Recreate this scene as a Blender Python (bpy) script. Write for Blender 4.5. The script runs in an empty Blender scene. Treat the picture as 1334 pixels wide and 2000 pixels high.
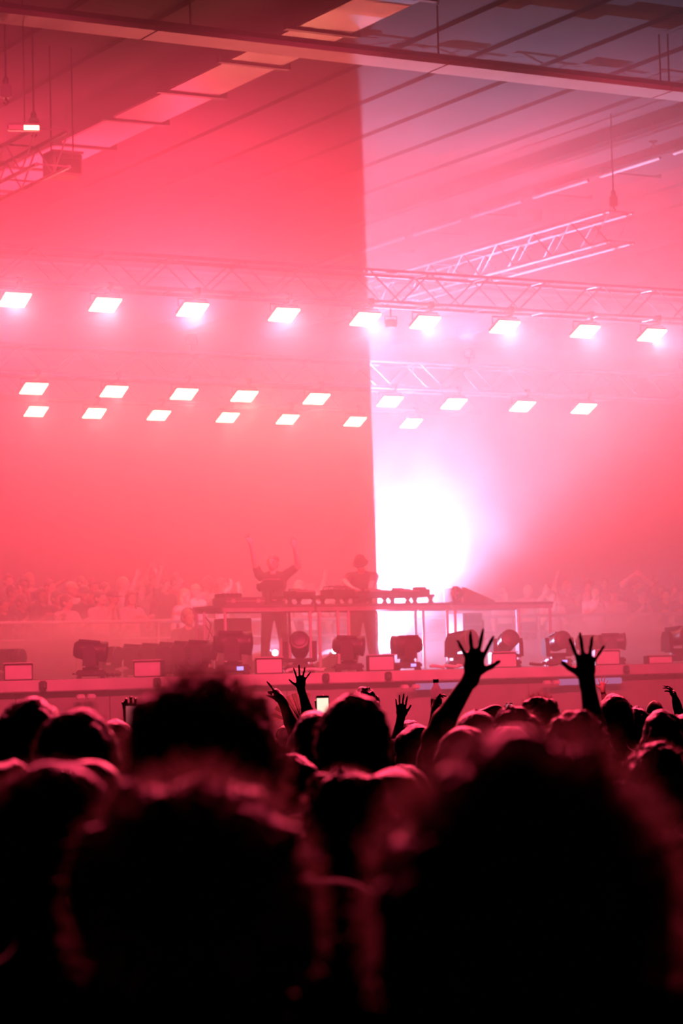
import bpy, bmesh, math, random
import numpy as np
from mathutils import Vector, Matrix, Quaternion

sc = bpy.context.scene
C = sc.collection
# ------------------------------------------------------------------ camera
F = 4820.0                                   # focal length in pixels of the 1334 x 2000 frame
PITCH, ROLL = math.atan(300 / F), math.radians(1.43)
EYE = Vector((0, 0, 1.9))
R = Matrix.Rotation(math.pi / 2 + PITCH, 3, 'X') @ Matrix.Rotation(-ROLL, 3, 'Z')
cam = bpy.data.cameras.new('camera')
camo = bpy.data.objects.new('camera', cam)
C.objects.link(camo)
sc.camera = camo
cam.sensor_fit = 'VERTICAL'
cam.sensor_height = 36
cam.lens = 36 * F / 2000
cam.clip_start, cam.clip_end = .05, 300
camo.matrix_world = Matrix.Translation(EYE) @ R.to_4x4()
cam.dof.use_dof = True
cam.dof.focus_distance = 17.0
cam.dof.aperture_fstop = cam.lens / 1000 / .019

# ------------------------------------------------------------------ world, exposure
sc.world = bpy.data.worlds.new('hall_dark')
sc.world.use_nodes = True
sc.world.node_tree.nodes['Background'].inputs[0].default_value = (.25, .02, .04, 1)
sc.world.node_tree.nodes['Background'].inputs[1].default_value = 0.0
vs = sc.view_settings
vs.view_transform = 'Standard'
vs.look = 'None'
vs.exposure = 0.0
vs.gamma = 1.0
vs.use_curve_mapping = False
cy = sc.cycles
cy.max_bounces, cy.diffuse_bounces, cy.glossy_bounces = 1, 0, 0
cy.transmission_bounces, cy.volume_bounces, cy.transparent_max_bounces = 2, 0, 8
cy.use_adaptive_sampling = True
cy.adaptive_threshold = .1
cy.use_light_tree = True
cy.volume_step_rate = .4
cy.volume_max_steps = 128

# ------------------------------------------------------------------ hall frame: U along the stage front, V towards the back
ANG = math.radians(29.8)
U = Vector((math.cos(ANG), math.sin(ANG), 0))
V = Vector((-math.sin(ANG), math.cos(ANG), 0))
O = Vector((0, 31, 0))
RZ = Matrix.Rotation(ANG, 4, 'Z')


def T(a, b, z):
    return O + U * a + V * b + Vector((0, 0, z))


def ray(px, py):
    return (R @ Vector(((px - 667) / F, (1000 - py) / F, -1))).normalized()


def P(px, py, d):
    r = ray(px, py)
    return EYE + r * (d / r.y)


def proj(p):
    q = R.inverted() @ (Vector(p) - EYE)
    return 667 - F * q.x / q.z, 1000 + F * q.y / q.z


def row(px, py, b):
    r = ray(px, py)
    p = EYE + r * ((b - (EYE - O).dot(V)) / r.dot(V))
    return (p - O).dot(U), p.z


def row_a(px, b, z):
    y = 1200
    for _ in range(5):
        a, zz = row(px, y, b)
        y = proj(T(a, b, z))[1]
    return a


# colours of the show light (the floor strobe, blinders and added washes are built further down with these)
RED = (1.0, .048, .12)
AUD = (1.0, .066, .105)
WARM = (1.0, .62, .20)
WHITE = (.56, .56, 1.0)
E_BLIND, E_AUD, E_HALO, E_WASH, E_TOP, E_KEY, E_STROBE, E_GLOW = 190., 3800., 34., 2500., 2400., 3000., 13000., 1100.
E_CROWD, E_FOH = 5000., 14000.  # for the lamps added over the audience

# ------------------------------------------------------------------ materials
HAZE, HAZE_B0, SMOKE, E_SPOT = .062, -5.5, True, 300.
MATS = {}


def mat(name, col, rough=.7, var=.25, scale=6.0, metal=0.0, bump=0.0, spec=.4, sheen=0.0):
    if name in MATS:
        return MATS[name]
    m = bpy.data.materials.new(name)
    m.use_nodes = True
    nt = m.node_tree
    b = nt.nodes['Principled BSDF']
    b.inputs['Sheen Weight'].default_value = sheen
    b.inputs['Sheen Roughness'].default_value = .35
    tc = nt.nodes.new('ShaderNodeTexCoord')
    n = nt.nodes.new('ShaderNodeTexNoise')
    n.inputs['Scale'].default_value = scale
    n.inputs['Detail'].default_value = 4
    nt.links.new(tc.outputs['Object'], n.inputs['Vector'])
    r = nt.nodes.new('ShaderNodeValToRGB')
    r.color_ramp.elements[0].position = .3
    r.color_ramp.elements[1].position = .7
    r.color_ramp.elements[0].color = (*[c * (1 - var) for c in col], 1)
    r.color_ramp.elements[1].color = (*[min(1, c * (1 + var)) for c in col], 1)
    nt.links.new(n.outputs['Fac'], r.inputs['Fac'])
    nt.links.new(r.outputs['Color'], b.inputs['Base Color'])
    b.inputs['Roughness'].default_value = rough
    b.inputs['Metallic'].default_value = metal
    b.inputs['Specular IOR Level'].default_value = spec
    if bump:
        bp = nt.nodes.new('ShaderNodeBump')
        bp.inputs['Strength'].default_value = bump
        bp.inputs['Distance'].default_value = .02
        nt.links.new(n.outputs['Fac'], bp.inputs['Height'])
        nt.links.new(bp.outputs['Normal'], b.inputs['Normal'])
    MATS[name] = m
    return m


def emit(name, col, s, sample=False):
    if name in MATS:
        return MATS[name]
    m = bpy.data.materials.new(name)
    m.use_nodes = True
    nt = m.node_tree
    nt.nodes.clear()
    o = nt.nodes.new('ShaderNodeOutputMaterial')
    e = nt.nodes.new('ShaderNodeEmission')
    e.inputs[0].default_value = (*col, 1)
    e.inputs[1].default_value = s
    nt.links.new(e.outputs[0], o.inputs[0])
    m.cycles.emission_sampling = 'AUTO' if sample else 'NONE'
    MATS[name] = m
    return m


mat('concrete', (.16, .15, .15), .9, .3, .8, bump=.2)
mat('ceiling_deck', (.05, .048, .05), .8, .25, .5)
mat('roof_dark', (.055, .053, .056), .7, .2, .7)
mat('beam_paint', (.62, .60, .58), .5, .15, 1.2)
mat('reflector_panel', (.85, .84, .82), .32, .06, 1.5, spec=.7)
mat('steel_dark', (.06, .06, .065), .45, .3, 4, metal=.6)
mat('wall_panel', (.10, .095, .10), .8, .3, .6)
mat('aluminium', (.52, .52, .54), .5, .12, 8, metal=.3)
mat('black_plastic', (.022, .022, .024), .38, .3, 12)
mat('black_matte', (.015, .015, .016), .7, .3, 9)
mat('stage_deck', (.05, .045, .045), .7, .3, 3)
mat('stage_lip', (.34, .32, .32), .55, .2, 2)
mat('stage_skirt', (.16, .14, .14), .85, .2, 2)
mat('diffuser', (.40, .38, .38), .5, .08, 10)
mat('grey_case', (.14, .14, .15), .5, .25, 6)
mat('platform_face_lit', (.22, .21, .24), .6, .15, 2)
mat('platform_face_unlit', (.05, .045, .05), .7, .2, 2)
mat('rail_metal', (.40, .40, .42), .4, .15, 8, metal=.7)
mat('lens_glass', (.03, .03, .045), .45, .2, 5, spec=.5)
mat('cable', (.03, .03, .03), .6, .3, 20)
mat('cable_pale', (.50, .48, .45), .6, .2, 20)
mat('paper', (.75, .73, .68), .8, .05, 6)
mat('bottle_cap', (.10, .05, .05), .5, .1, 9)
emit('blinder_face', (1, .78, .46), 9)
emit('strobe_face', (.85, .9, 1), 14)
emit('blue_display', (.30, .32, 1.0), 2.2)
emit('phone_screen_warm', (1.0, .72, .55), 1.3)
emit('phone_screen_blue', (.55, .70, .85), .8)
emit('phone_screen_red', (.75, .12, .17), .6)
emit('flood_face', (1.0, .62, .30), 7)
emit('strip_blue', (.42, .26, .62), .55)
SKINS = [mat('skin_a', (.42, .26, .19), .5, .08, 14), mat('skin_b', (.26, .15, .10), .5, .08, 14), mat('skin_c', (.66, .46, .36), .5, .08, 14)]
CLOTH = {k: mat('cloth_' + k, c, .9, .22, 18, bump=.3, sheen=.1) for k, c in dict(
    black=(.02, .02, .022), charcoal=(.05, .05, .055), navy=(.03, .035, .07), white=(.78, .76, .72), pale=(.58, .53, .49),
    red=(.32, .05, .05), grey=(.18, .18, .18), denim=(.06, .07, .11)).items()}
HAIRM = {k: mat('hair_' + k, c, .48, .35, 40, bump=.4, spec=.8, sheen=.12) for k, c in dict(
    black=(.06, .05, .045), brown=(.12, .07, .045), blond=(.62, .45, .22), grey=(.3, .28, .26)).items()}
def thin_mat(name, col, thru, fac):
    m = mat(name, col, .5, .2, 60)
    nt = m.node_tree
    b = nt.nodes['Principled BSDF']
    tr = nt.nodes.new('ShaderNodeBsdfTranslucent')
    tr.inputs[0].default_value = (*thru, 1)
    mx = nt.nodes.new('ShaderNodeMixShader')
    mx.inputs[0].default_value = fac
    nt.links.new(b.outputs[0], mx.inputs[1])
    nt.links.new(tr.outputs[0], mx.inputs[2])
    nt.links.new(mx.outputs[0], nt.nodes['Material Output'].inputs[0])


thin_mat('strand', (.09, .07, .06), (.30, .2, .16), .35)
thin_mat('bottle_plastic', (.80, .80, .82), (.9, .9, .92), .6)
thin_mat('fan_paper', (.72, .66, .62), (.75, .68, .62), .5)
mat('eye_dark', (.02, .015, .015), .3, .1, 10)

# ------------------------------------------------------------------ mesh helpers


def put(name, me, parent=None, mats=None, loc=None, rotm=None, label=None, cat=None, group=None, kind=None):
    o = bpy.data.objects.new(name, me)
    C.objects.link(o)
    if mats and me is not None and not me.materials:
        for m in (mats if isinstance(mats, (list, tuple)) else [mats]):
            me.materials.append(MATS[m] if isinstance(m, str) else m)
    if rotm is not None or loc is not None:
        M = (rotm.to_4x4() if rotm is not None else Matrix.Identity(4))
        M.translation = loc if loc is not None else (0, 0, 0)
        o.matrix_local = M
    if parent is not None:
        o.parent = parent
    tag(o, label, cat, group, kind)
    return o


def tag(o, label=None, cat=None, group=None, kind=None):
    for k, v in (('label', label), ('category', cat), ('group', group), ('kind', kind)):
        if v:
            o[k] = v
    return o


def empty(name, loc, rotm=None, **k):
    return put(name, None, None, None, Vector(loc), rotm, **k)


class MB:
    """collects simple shapes, builds one mesh"""

    def __init__(s):
        s.v, s.f = [], []

    def add(s, vs, fs):
        n = len(s.v)
        s.v += [tuple(v) for v in vs]
        s.f += [tuple(i + n for i in f) for f in fs]
        return s

    def box(s, x0, x1, y0, y1, z0, z1, bev=0.0):
        if bev <= 0:
            return s.add([(x, y, z) for x in (x0, x1) for y in (y0, y1) for z in (z0, z1)],
                         [(0, 1, 3, 2), (4, 6, 7, 5), (0, 4, 5, 1), (2, 3, 7, 6), (0, 2, 6, 4), (1, 5, 7, 3)])
        bm = bmesh.new()
        bmesh.ops.create_cube(bm, size=1)
        for v in bm.verts:
            v.co = ((x0 + x1) / 2 + v.co.x * (x1 - x0), (y0 + y1) / 2 + v.co.y * (y1 - y0), (z0 + z1) / 2 + v.co.z * (z1 - z0))
        bmesh.ops.bevel(bm, geom=bm.edges[:], offset=bev, segments=2, affect='EDGES')
        bm.verts.index_update()
        s.add([v.co[:] for v in bm.verts], [[v.index for v in f.verts] for f in bm.faces])
        bm.free()
        return s

    def prism(s, poly, x0, x1, axis='x'):
        n = len(poly)
        def pt(x, q):
            return {'x': (x, q[0], q[1]), 'y': (q[0], x, q[1]), 'z': (q[0], q[1], x)}[axis]
        return s.add([pt(x0, q) for q in poly] + [pt(x1, q) for q in poly],
                     [tuple(range(n))[::-1], tuple(range(n, 2 * n))] + [(i, (i + 1) % n, n + (i + 1) % n, n + i) for i in range(n)])

    def tube(s, pts, r, n=8, close=True):
        pts = [Vector(p) for p in pts]
        rs = r if isinstance(r, (list, tuple)) else [r] * len(pts)
        base = len(s.v)
        up = None
        for i, p in enumerate(pts):
            d = (pts[min(i + 1, len(pts) - 1)] - pts[max(i - 1, 0)]).normalized()
            if up is None:
                up = d.orthogonal().normalized()
            up = (up - d * up.dot(d)).normalized()
            w = d.cross(up)
            for k in range(n):
                t = 2 * math.pi * k / n
                s.v.append(tuple(p + (up * math.cos(t) + w * math.sin(t)) * rs[i]))
        for i in range(len(pts) - 1):
            for k in range(n):
                a, b = base + i * n + k, base + i * n + (k + 1) % n
                s.f.append((a, b, b + n, a + n))
        if close:
            s.f.append(tuple(base + k for k in range(n))[::-1])
            s.f.append(tuple(base + (len(pts) - 1) * n + k for k in range(n)))
        return s

    def lathe(s, prof, n=24, axis='z', c=(0, 0, 0)):
        """prof: list of (radius, height)"""
        base = len(s.v)
        for r, h in prof:
            for k in range(n):
                t = 2 * math.pi * k / n
                x, y = r * math.cos(t), r * math.sin(t)
                q = {'z': (x, y, h), 'y': (x, h, y), 'x': (h, x, y)}[axis]
                s.v.append((q[0] + c[0], q[1] + c[1], q[2] + c[2]))
        for i in range(len(prof) - 1):
            for k in range(n):
                a, b = base + i * n + k, base + i * n + (k + 1) % n
                s.f.append((a, b, b + n, a + n))
        s.f.append(tuple(base + k for k in range(n))[::-1])
        s.f.append(tuple(base + (len(prof) - 1) * n + k for k in range(n)))
        return s

    def mesh(s, name, mats=None, smooth=False):
        me = bpy.data.meshes.new(name)
        me.from_pydata(s.v, [], s.f)
        bm = bmesh.new()
        bm.from_mesh(me)
        bmesh.ops.recalc_face_normals(bm, faces=bm.faces[:])
        bm.to_mesh(me)
        bm.free()
        if mats:
            for m in (mats if isinstance(mats, (list, tuple)) else [mats]):
                me.materials.append(MATS[m] if isinstance(m, str) else m)
        if smooth:
            me.shade_smooth() if hasattr(me, 'shade_smooth') else None
        return me

    def build(s, name, mats, parent=None, smooth=False, **k):
        return put(name, s.mesh(name, mats, smooth), parent, **k)


def lamp(kind, parent, loc, col, e, aim=None, r=.1, name='light', **k):
    l = bpy.data.lights.new(name, kind)
    l.color = col
    l.energy = e
    if kind != 'AREA':
        l.shadow_soft_size = r
    for kk, v in k.items():
        setattr(l, kk, v)
    o = bpy.data.objects.new(name, l)
    C.objects.link(o)
    M = Matrix.Identity(4)
    if aim is not None:
        M = Vector(aim).to_track_quat('-Z', 'Y').to_matrix().to_4x4()
    M.translation = Vector(loc)
    o.matrix_local = M
    if parent is not None:
        o.parent = parent
    return o


HALL = RZ.copy()
HALL.translation = O


def hall_box(name, a0, a1, b0, b1, z0, z1, m, kind='structure', parent=None, bev=0, **k):
    me = MB().box(a0, a1, b0, b1, z0, z1, bev).mesh(name, m)
    o = put(name, me, parent, kind=kind if parent is None else None, **k)
    if parent is None:
        o.matrix_world = HALL
    return o


def at_hall(a, b, z, rz=0.0):
    M = HALL @ Matrix.Translation((a, b, z)) @ Matrix.Rotation(rz, 4, 'Z')
    return M


def root_hall(name, a, b, z, rz=0.0, **k):
    o = empty(name, (0, 0, 0), **k)
    o.matrix_local = at_hall(a, b, z, rz)
    return o
# ------------------------------------------------------------------ the hall
hall_box('floor', -34, 34, -34, 26, -.3, 0, 'concrete')
ceiling = hall_box('ceiling', -34, 34, -34, 26, 10.0, 10.3, 'ceiling_deck')
hall_box('wall_back', -34, 34, 26, 26.4, 0, 10.3, 'wall_panel')
hall_box('wall_left', -34.4, -34, -34, 26.4, 0, 10.3, 'wall_panel')
hall_box('wall_right', 34, 34.4, -34, 26.4, 0, 10.3, 'wall_panel')
hall_box('wall_rear', -34, 34, -34.4, -34, 0, 10.3, 'wall_panel')
# ribs of the roof deck, running away from the viewer
jm = MB().box(-.16, .16, -18, 26, 9.94, 10.0).mesh('joist', 'ceiling_deck')
a = -16.0
while a < 20:
    if not (-1.4 < a < .3 or 6.4 < a < 9.2):
        o = put('joist', jm, ceiling)
        o.location = (a, 0, 0)
    a += 1.16
# cross beams with a pale lower flange; the last one added for wash lamps
for i, (b0, lo) in enumerate(((-1.55, 9.2), (6.4, 9.3), (14.5, 9.3), (-6.6, 9.2), (-10.6, 9.2))):
    o = empty('trim_%d' % (i + 1), (0, 0, 0), kind='structure')
    o.matrix_local = HALL @ Matrix.Translation((0, b0, 0))
    if b0 == 6.4:
        continue
    MB().box(-34, 34, .18, .22, lo + .06, lo + .16).build('rear_rim', 'steel_dark', o)
    MB().box(-34, 34, -.22, -.18, lo + .06, lo + .12).build('front_rim', 'steel_dark', o)
    for k in range(-8, 9):
        MB().tube([(k * 3.4 + .65, 0, lo + .05), (k * 3.4 + .65, 0, 9.99)], .012, 6).build('hanger_rod', 'steel_dark', o)
    for s0, s1 in ((-34, -10), (-9.97, -3.3), (-3.27, .62), (.65, 4.05), (4.08, 11), (11.03, 34)):
        MB().box(s0, s1, -.22, .22, lo, lo + .06).build('flange', 'beam_paint', o)
for o in [o for o in C.objects if o.name.startswith('trim_') and not o.children]:
    bpy.data.objects.remove(o)


def reflector_strip(a0, a1, bs, z, m='reflector_panel'):
    for i in range(len(bs) - 1):
        MB().box(a0, a1, bs[i] + .05, bs[i + 1] - .05, z, z + .03).build('panel', m, ceiling)
    for b in bs:
        MB().box(a0 - .14, a1 + .14, b - .04, b + .04, z - .03, z + .06).build('purlin', 'steel_dark', ceiling)


reflector_strip(-.97, -.21, [-9.9 + 1.81 * i for i in range(16)], 9.7)
reflector_strip(7.65, 8.55, [-3.0 + 1.9 * i for i in range(12)], 9.62, 'roof_dark')  # same panels in shade, the darkness put into their colour
hall_box('panel', 6.75, 7.45, -10, 24, 9.72, 9.8, 'roof_dark', parent=ceiling)
for i in range(9):
    b = -2.6 + 1.9 * i
    MB().tube([(7.56, b, 9.55), (7.56, b + 1.55, 9.55)], .028).build('pipe', 'beam_paint', ceiling)
for ch in ceiling.children:
    pass

# ------------------------------------------------------------------ stage
ST = 1.82
stage = tag(root_hall('stage', 0, 0, 0), 'long raised black show stage with pale front lip facing the crowd', 'stage')
MB().box(-14, 16, .02, 7.6, ST - .12, ST - .002).build('deck', 'stage_deck', stage)
MB().box(-14, 16, -.06, .02, ST - .14, ST - .001, .01).build('front_lip', 'stage_lip', stage)
sk = MB().box(0, 1.185, 0, .05, 0, ST - .15).mesh('skirt_panel', 'stage_skirt')
for i in range(25):
    o = put('skirt_panel', sk, stage)
    o.location = (-14 + 1.2 * i, .06, 0)
MB().box(-14, 16, 7.5, 7.56, 0, ST - .13).build('rear_skirt', 'stage_skirt', stage)
sp = MB().box(-.05, .05, -.05, .05, 0, ST - .12).mesh('support_post', 'steel_dark')
for i in range(13):
    for b in (2.0, 5.0):
        o = put('support_post', sp, stage)
        o.location = (-13 + 2.4 * i, b, 0)
# little bright brackets and the weakly emissive blue strips under the lip
for k, x in enumerate((157, 178, 790, 812, 1068, 1086)):
    a, z = row(x, 1340 - .022 * x, -.1)
    MB().box(a - .05, a + .05, -.13, -.06, ST - .24, ST - .18, .012).build('bracket', 'diffuser', stage)
for x0, x1, n in ((815, 905, 0), (1095, 1160, 1), (1166, 1216, 2)):
    a0, a1 = row_a(x0, -.1, 1.65), row_a(x1, -.1, 1.65)
    MB().box(a0, a1, -.09, -.03, ST - .25, ST - .17, .01).build('blue_strip', 'strip_blue', stage)
for x in (308, 638, 760, 1225, 85):
    a = row_a(x, -.1, ST - .1)
    MB().box(a - .05, a + .05, -.1, -.065, ST - .12, ST - .01, .015).tube([(a, -.1, ST - .05), (a, -.13, ST - .1)], .02).build('latch', 'black_plastic', stage)

# ------------------------------------------------------------------ viewing platform behind the stage, with its rail
TIERS = ((9.6, 10.75, 1.42), (10.75, 11.8, 1.68), (11.8, 14.5, 1.92))
plat = tag(root_hall('viewing_platform', 0, 0, 0), 'tiered viewing platform for the crowd behind the stage', 'platform')
for b0, b1, z in TIERS:
    MB().box(-16, 26, b0, b1, z - .1, z).build('tier', 'stage_deck', plat)
fm = MB().box(0, 1.48, 9.5, 9.56, 0, 2.28).mesh('front_panel', 'platform_face_lit')
fd = MB().box(0, 1.48, 9.5, 9.56, 0, 2.28).mesh('front_panel', 'platform_face_unlit')
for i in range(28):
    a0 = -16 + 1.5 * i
    o = put('front_panel', fm if 2.6 < a0 < 8.6 else fd, plat)  # glare put into colour: pale panel copies behind the desk, dark elsewhere
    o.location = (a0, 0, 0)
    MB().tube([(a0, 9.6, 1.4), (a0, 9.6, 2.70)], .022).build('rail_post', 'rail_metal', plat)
MB().tube([(-16, 9.6, 2.70), (26, 9.6, 2.70)], .03).build('hand_rail', 'rail_metal', plat)
MB().tube([(-16, 9.6, 2.42), (26, 9.6, 2.42)], .018).build('middle_rail', 'rail_metal', plat)

# ------------------------------------------------------------------ trusses


def truss(label, start, along, length, z0, w=.42, h=.44, bay=.5, group=None):
    """box truss: four chords and single braces; start = hall (a, b) of the low near corner"""
    a, b = start
    rz = 0 if along == 'u' else math.pi / 2
    t = tag(root_hall('lighting_truss', a, b, z0, rz), label, 'truss', group)
    for y in (0, w):
        for z in (0, h):
            MB().tube([(0, y, z), (length, y, z)], .025, 8).build('chord', 'aluminium', t)
    ns = int(length / bay)
    dm = MB().tube([(0, 0, 0), (bay, 0, h)], .012, 5).mesh('brace', 'aluminium')
    um = MB().tube([(0, 0, h), (bay, 0, 0)], .012, 5).mesh('brace', 'aluminium')
    vm = MB().tube([(0, 0, 0), (0, w, 0)], .012, 5).mesh('cross_bar', 'aluminium')
    for i in range(ns):
        for y in (0, w):
            o = put('brace', dm if i % 2 else um, t)
            o.location = (i * bay, y, 0)
        if i % 2 == 0:
            for z in (0, h):
                o = put('cross_bar', vm, t)
                o.location = (i * bay, 0, z)
    return t


GT = 'aluminium box trusses over the stage'
truss('front aluminium box truss carrying the upper row of blinder lights', (-7.0, 2.55), 'u', 18, 6.97, group=GT)
truss('middle aluminium box truss carrying the second row of blinder lights', (-6.0, 7.75), 'u', 18.5, 6.44, group=GT)
truss('rear aluminium box truss carrying the lowest row of blinder lights', (-6.0, 11.25), 'u', 15.5, 6.5, group=GT)
truss('side box truss hanging high over the right half of the stage', (6.3, 2.15), 'v', 9, 8.0, group=GT)
truss('side box truss hanging at the upper left picture edge', (-3.5, .3), 'v', 9, 8.0, group=GT)

# ------------------------------------------------------------------ blinder lights
ROWS = (('upper', 2.6, 6.74, .36, 6.97, [36, 213, 384, 563, 722, 839, 995, 1152, 1283]),
        ('middle', 7.8, 6.24, .37, 6.44, [72, 229, 366, 484, 625, 769, 894, 1028, 1148]),
        ('lowest', 11.3, 6.29, .34, 6.5, [76, 190, 316, 451, 568, 700, 810]))
ORD = 'first second third fourth fifth sixth seventh eighth ninth tenth eleventh twelfth thirteenth fourteenth fifteenth sixteenth seventeenth eighteenth nineteenth twentieth'.split()


def blinder_meshes(w, zt):
    hb = MB().box(-w / 2 - .008, w / 2 + .008, -.15, .15, 0, .05, .012).mesh('housing', 'black_plastic')
    fc = MB().box(-w / 2, w / 2, -.152, .152, -.016, .0, .004).mesh('light_panel', 'blinder_face')
    br = MB().tube([(-w / 2 - .03, 0, .03), (-w / 2 - .03, 0, zt), (w / 2 + .03, 0, zt), (w / 2 + .03, 0, .03)], .012, 6).mesh('bracket', 'steel_dark')
    cl = MB().box(-.02, .02, -.19, .02, zt - .012, zt + .012).tube([(0, -.17, zt - .01), (0, -.17, zt + .08)], .022, 8).box(-.03, .03, -.21, -.13, zt + .045, zt + .13).mesh('clamp', 'steel_dark')
    return hb, fc, br, cl


for rn, b, z, w, zt, xs in ROWS:
    hb, fc, br, cl = blinder_meshes(w, .14)
    for i, x in enumerate(xs):
        a = row_a(x, b, z)
        t = tag(root_hall('blinder_light', a, b + .12, z),
                'glowing square blinder light, %s from the left in the %s row' % (ORD[i], rn), 'stage light', 'glowing blinder lights on the trusses')
        tilt = Matrix.Rotation(math.radians(-26), 4, 'X')
        for nm, me in (('housing', hb), ('light_panel', fc)):
            o = put(nm, me, t)
            o.matrix_local = tilt
        put('bracket', br, t)
        put('clamp', cl, t)
        hk = E_HALO * (2.6 if (rn == 'middle' and i in (3, 4)) else 1.0)
        dim = 1.0 if x < 600 else 1.0 - .6 * (x - 600) / 700
        lamp('SPOT', t, (0, -.08, -.11), [E_BLIND * dim * r_ + hk * w_ for r_, w_ in zip(RED, WARM)], 1.0, aim=(0, -1, -.75), r=.08, spot_size=math.radians(170), spot_blend=.5)
        if rn == 'upper':
            lamp('SPOT', t, (0, -.10, -.09), AUD, E_AUD, aim=(-.55, -1, -.19), r=.12, spot_size=math.radians(52), spot_blend=.9)

# added red wash lamps, made up to supply fill light for haze and crowd
def wash(a, b, z, e, aim, label, size=170, up=False):
    t = tag(root_hall('added_wash_light', a, b, z), label, 'stage light', 'added red wash lights')
    MB().lathe([(.05, .16), (.12, .14), (.13, 0), (.12, -.02)], 20).build('housing', 'black_plastic', t, True)
    MB().lathe([(.115, -.022), (.115, -.026)], 20).build('lens', 'lens_glass', t)
    MB().tube([(-.15, 0, .05), (-.15, 0, .22), (.15, 0, .22), (.15, 0, .05)], .012, 6).tube([(0, 0, .2), (0, 0, .4)], .018, 6).build('bracket', 'steel_dark', t)
    if size == 120 or up:
        t.scale = (.65, .65, .65)
    if up:
        for ch in t.children:
            ch.rotation_euler = (math.pi, 0, 0)
    lamp('SPOT', t, Vector(aim).normalized() * .16 if up or size < 150 else (0, 0, -.06), RED, e, aim=aim, r=.1, spot_size=math.radians(size), spot_blend=.6)


for i, a in enumerate((-5.0, 1.5, 8.0, 14.5)):  # added to fill the rear haze with red
    wash(a, 16.5, 8.9, E_WASH * (1.1, 1.1, .6, .3)[i], (0, -.35, -1), 'added red wash lamp high behind the rear truss, %s from the left' % ORD[i])

for i, (a, b, z) in enumerate(((-3.5, 7.76, 7.15), (1.8, 7.76, 7.15), (7.0, 7.76, 7.15), (11.5, 7.76, 7.15))):  # uplights added to brighten the upper haze
    wash(a, b, z, E_TOP * (1.1, 1.1, .8, .45)[i], (0, .15, 1), 'added red wash lamp turned up on top of the middle truss, %s from the left' % ORD[i], 165, up=True)
for i, a in enumerate((-4.0, 2.6, 8.6)):  # added to brighten the crowd behind the stage
    wash(a, 2.99, 6.70, E_KEY * (1.2, 1, .6)[i], (0, 1, -.45), 'added wash lamp under the front truss facing the rear crowd, %s from the left' % ORD[i], 120)

# unseen washes added on the beam over the audience to rim-light the heads
for i, a in enumerate((-8., -5.6, -3.2, -.8, 1.6)):
    wash(a, -6.85, 8.78, E_CROWD, (-.50, -.87, -.36), 'added unseen red wash lamp on the beam over the audience, %s from the left' % ORD[i], 80)
for i, a in enumerate((-10., -5.5, -1.)):  # unseen lamps added to brighten the stage front and the haze before it
    wash(a, -10.4, 8.78, E_FOH, (.45, .87, -.52), 'added unseen wash lamp on the rear audience beam facing the stage, %s from the left' % ORD[i], 66)

# ------------------------------------------------------------------ haze that fills the stage half of the hall


def volume(name, dens, aniso=.2, col=(1, 1, 1), noise=None):
    m = bpy.data.materials.new(name)
    m.use_nodes = True
    nt = m.node_tree
    nt.nodes.clear()
    o = nt.nodes.new('ShaderNodeOutputMaterial')
    s = nt.nodes.new('ShaderNodeVolumeScatter')
    s.inputs['Density'].default_value = dens
    s.inputs['Anisotropy'].default_value = aniso
    s.inputs['Color'].default_value = (*col, 1)
    nt.links.new(s.outputs[0], o.inputs['Volume'])
    if noise:
        sc_, lo, hi, seed = noise
        tc = nt.nodes.new('ShaderNodeTexCoord')
        mp = nt.nodes.new('ShaderNodeMapping')
        mp.inputs['Location'].default_value = (seed, seed * 1.7, seed * .6)
        n = nt.nodes.new('ShaderNodeTexNoise')
        n.inputs['Scale'].default_value = sc_
        n.inputs['Detail'].default_value = 4
        n.inputs['Roughness'].default_value = .6
        n.inputs['Distortion'].default_value = .6
        nt.links.new(tc.outputs['Object'], mp.inputs['Vector'])
        nt.links.new(mp.outputs['Vector'], n.inputs['Vector'])
        # soft ball: unit sphere in object space
        ln = nt.nodes.new('ShaderNodeVectorMath')
        ln.operation = 'LENGTH'
        nt.links.new(tc.outputs['Object'], ln.inputs[0])
        fall = nt.nodes.new('ShaderNodeMapRange')
        fall.inputs['From Min'].default_value = .95
        fall.inputs['From Max'].default_value = .15
        nt.links.new(ln.outputs['Value'], fall.inputs['Value'])
        ad = nt.nodes.new('ShaderNodeMath')
        ad.operation = 'MULTIPLY_ADD'
        nt.links.new(fall.outputs['Result'], ad.inputs[0])
        ad.inputs[1].default_value = .45
        nt.links.new(n.outputs['Fac'], ad.inputs[2])
        mr = nt.nodes.new('ShaderNodeMapRange')
        mr.inputs['From Min'].default_value = lo
        mr.inputs['From Max'].default_value = hi
        mr.inputs['To Max'].default_value = dens
        nt.links.new(ad.outputs[0], mr.inputs['Value'])
        mu = nt.nodes.new('ShaderNodeMath')
        mu.operation = 'MULTIPLY'
        nt.links.new(mr.outputs['Result'], mu.inputs[0])
        nt.links.new(fall.outputs['Result'], mu.inputs[1])
        nt.links.new(mu.outputs[0], s.inputs['Density'])
    MATS[name] = m
    return m


volume('haze_air', HAZE, .25)
hz = MB().box(-28, 30, HAZE_B0, 25.5, .06, 9.95).build('stage_haze', 'haze_air', kind='stuff', label='red glowing haze filling the air above and around the stage', cat='haze')
hz.matrix_world = HALL


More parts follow.
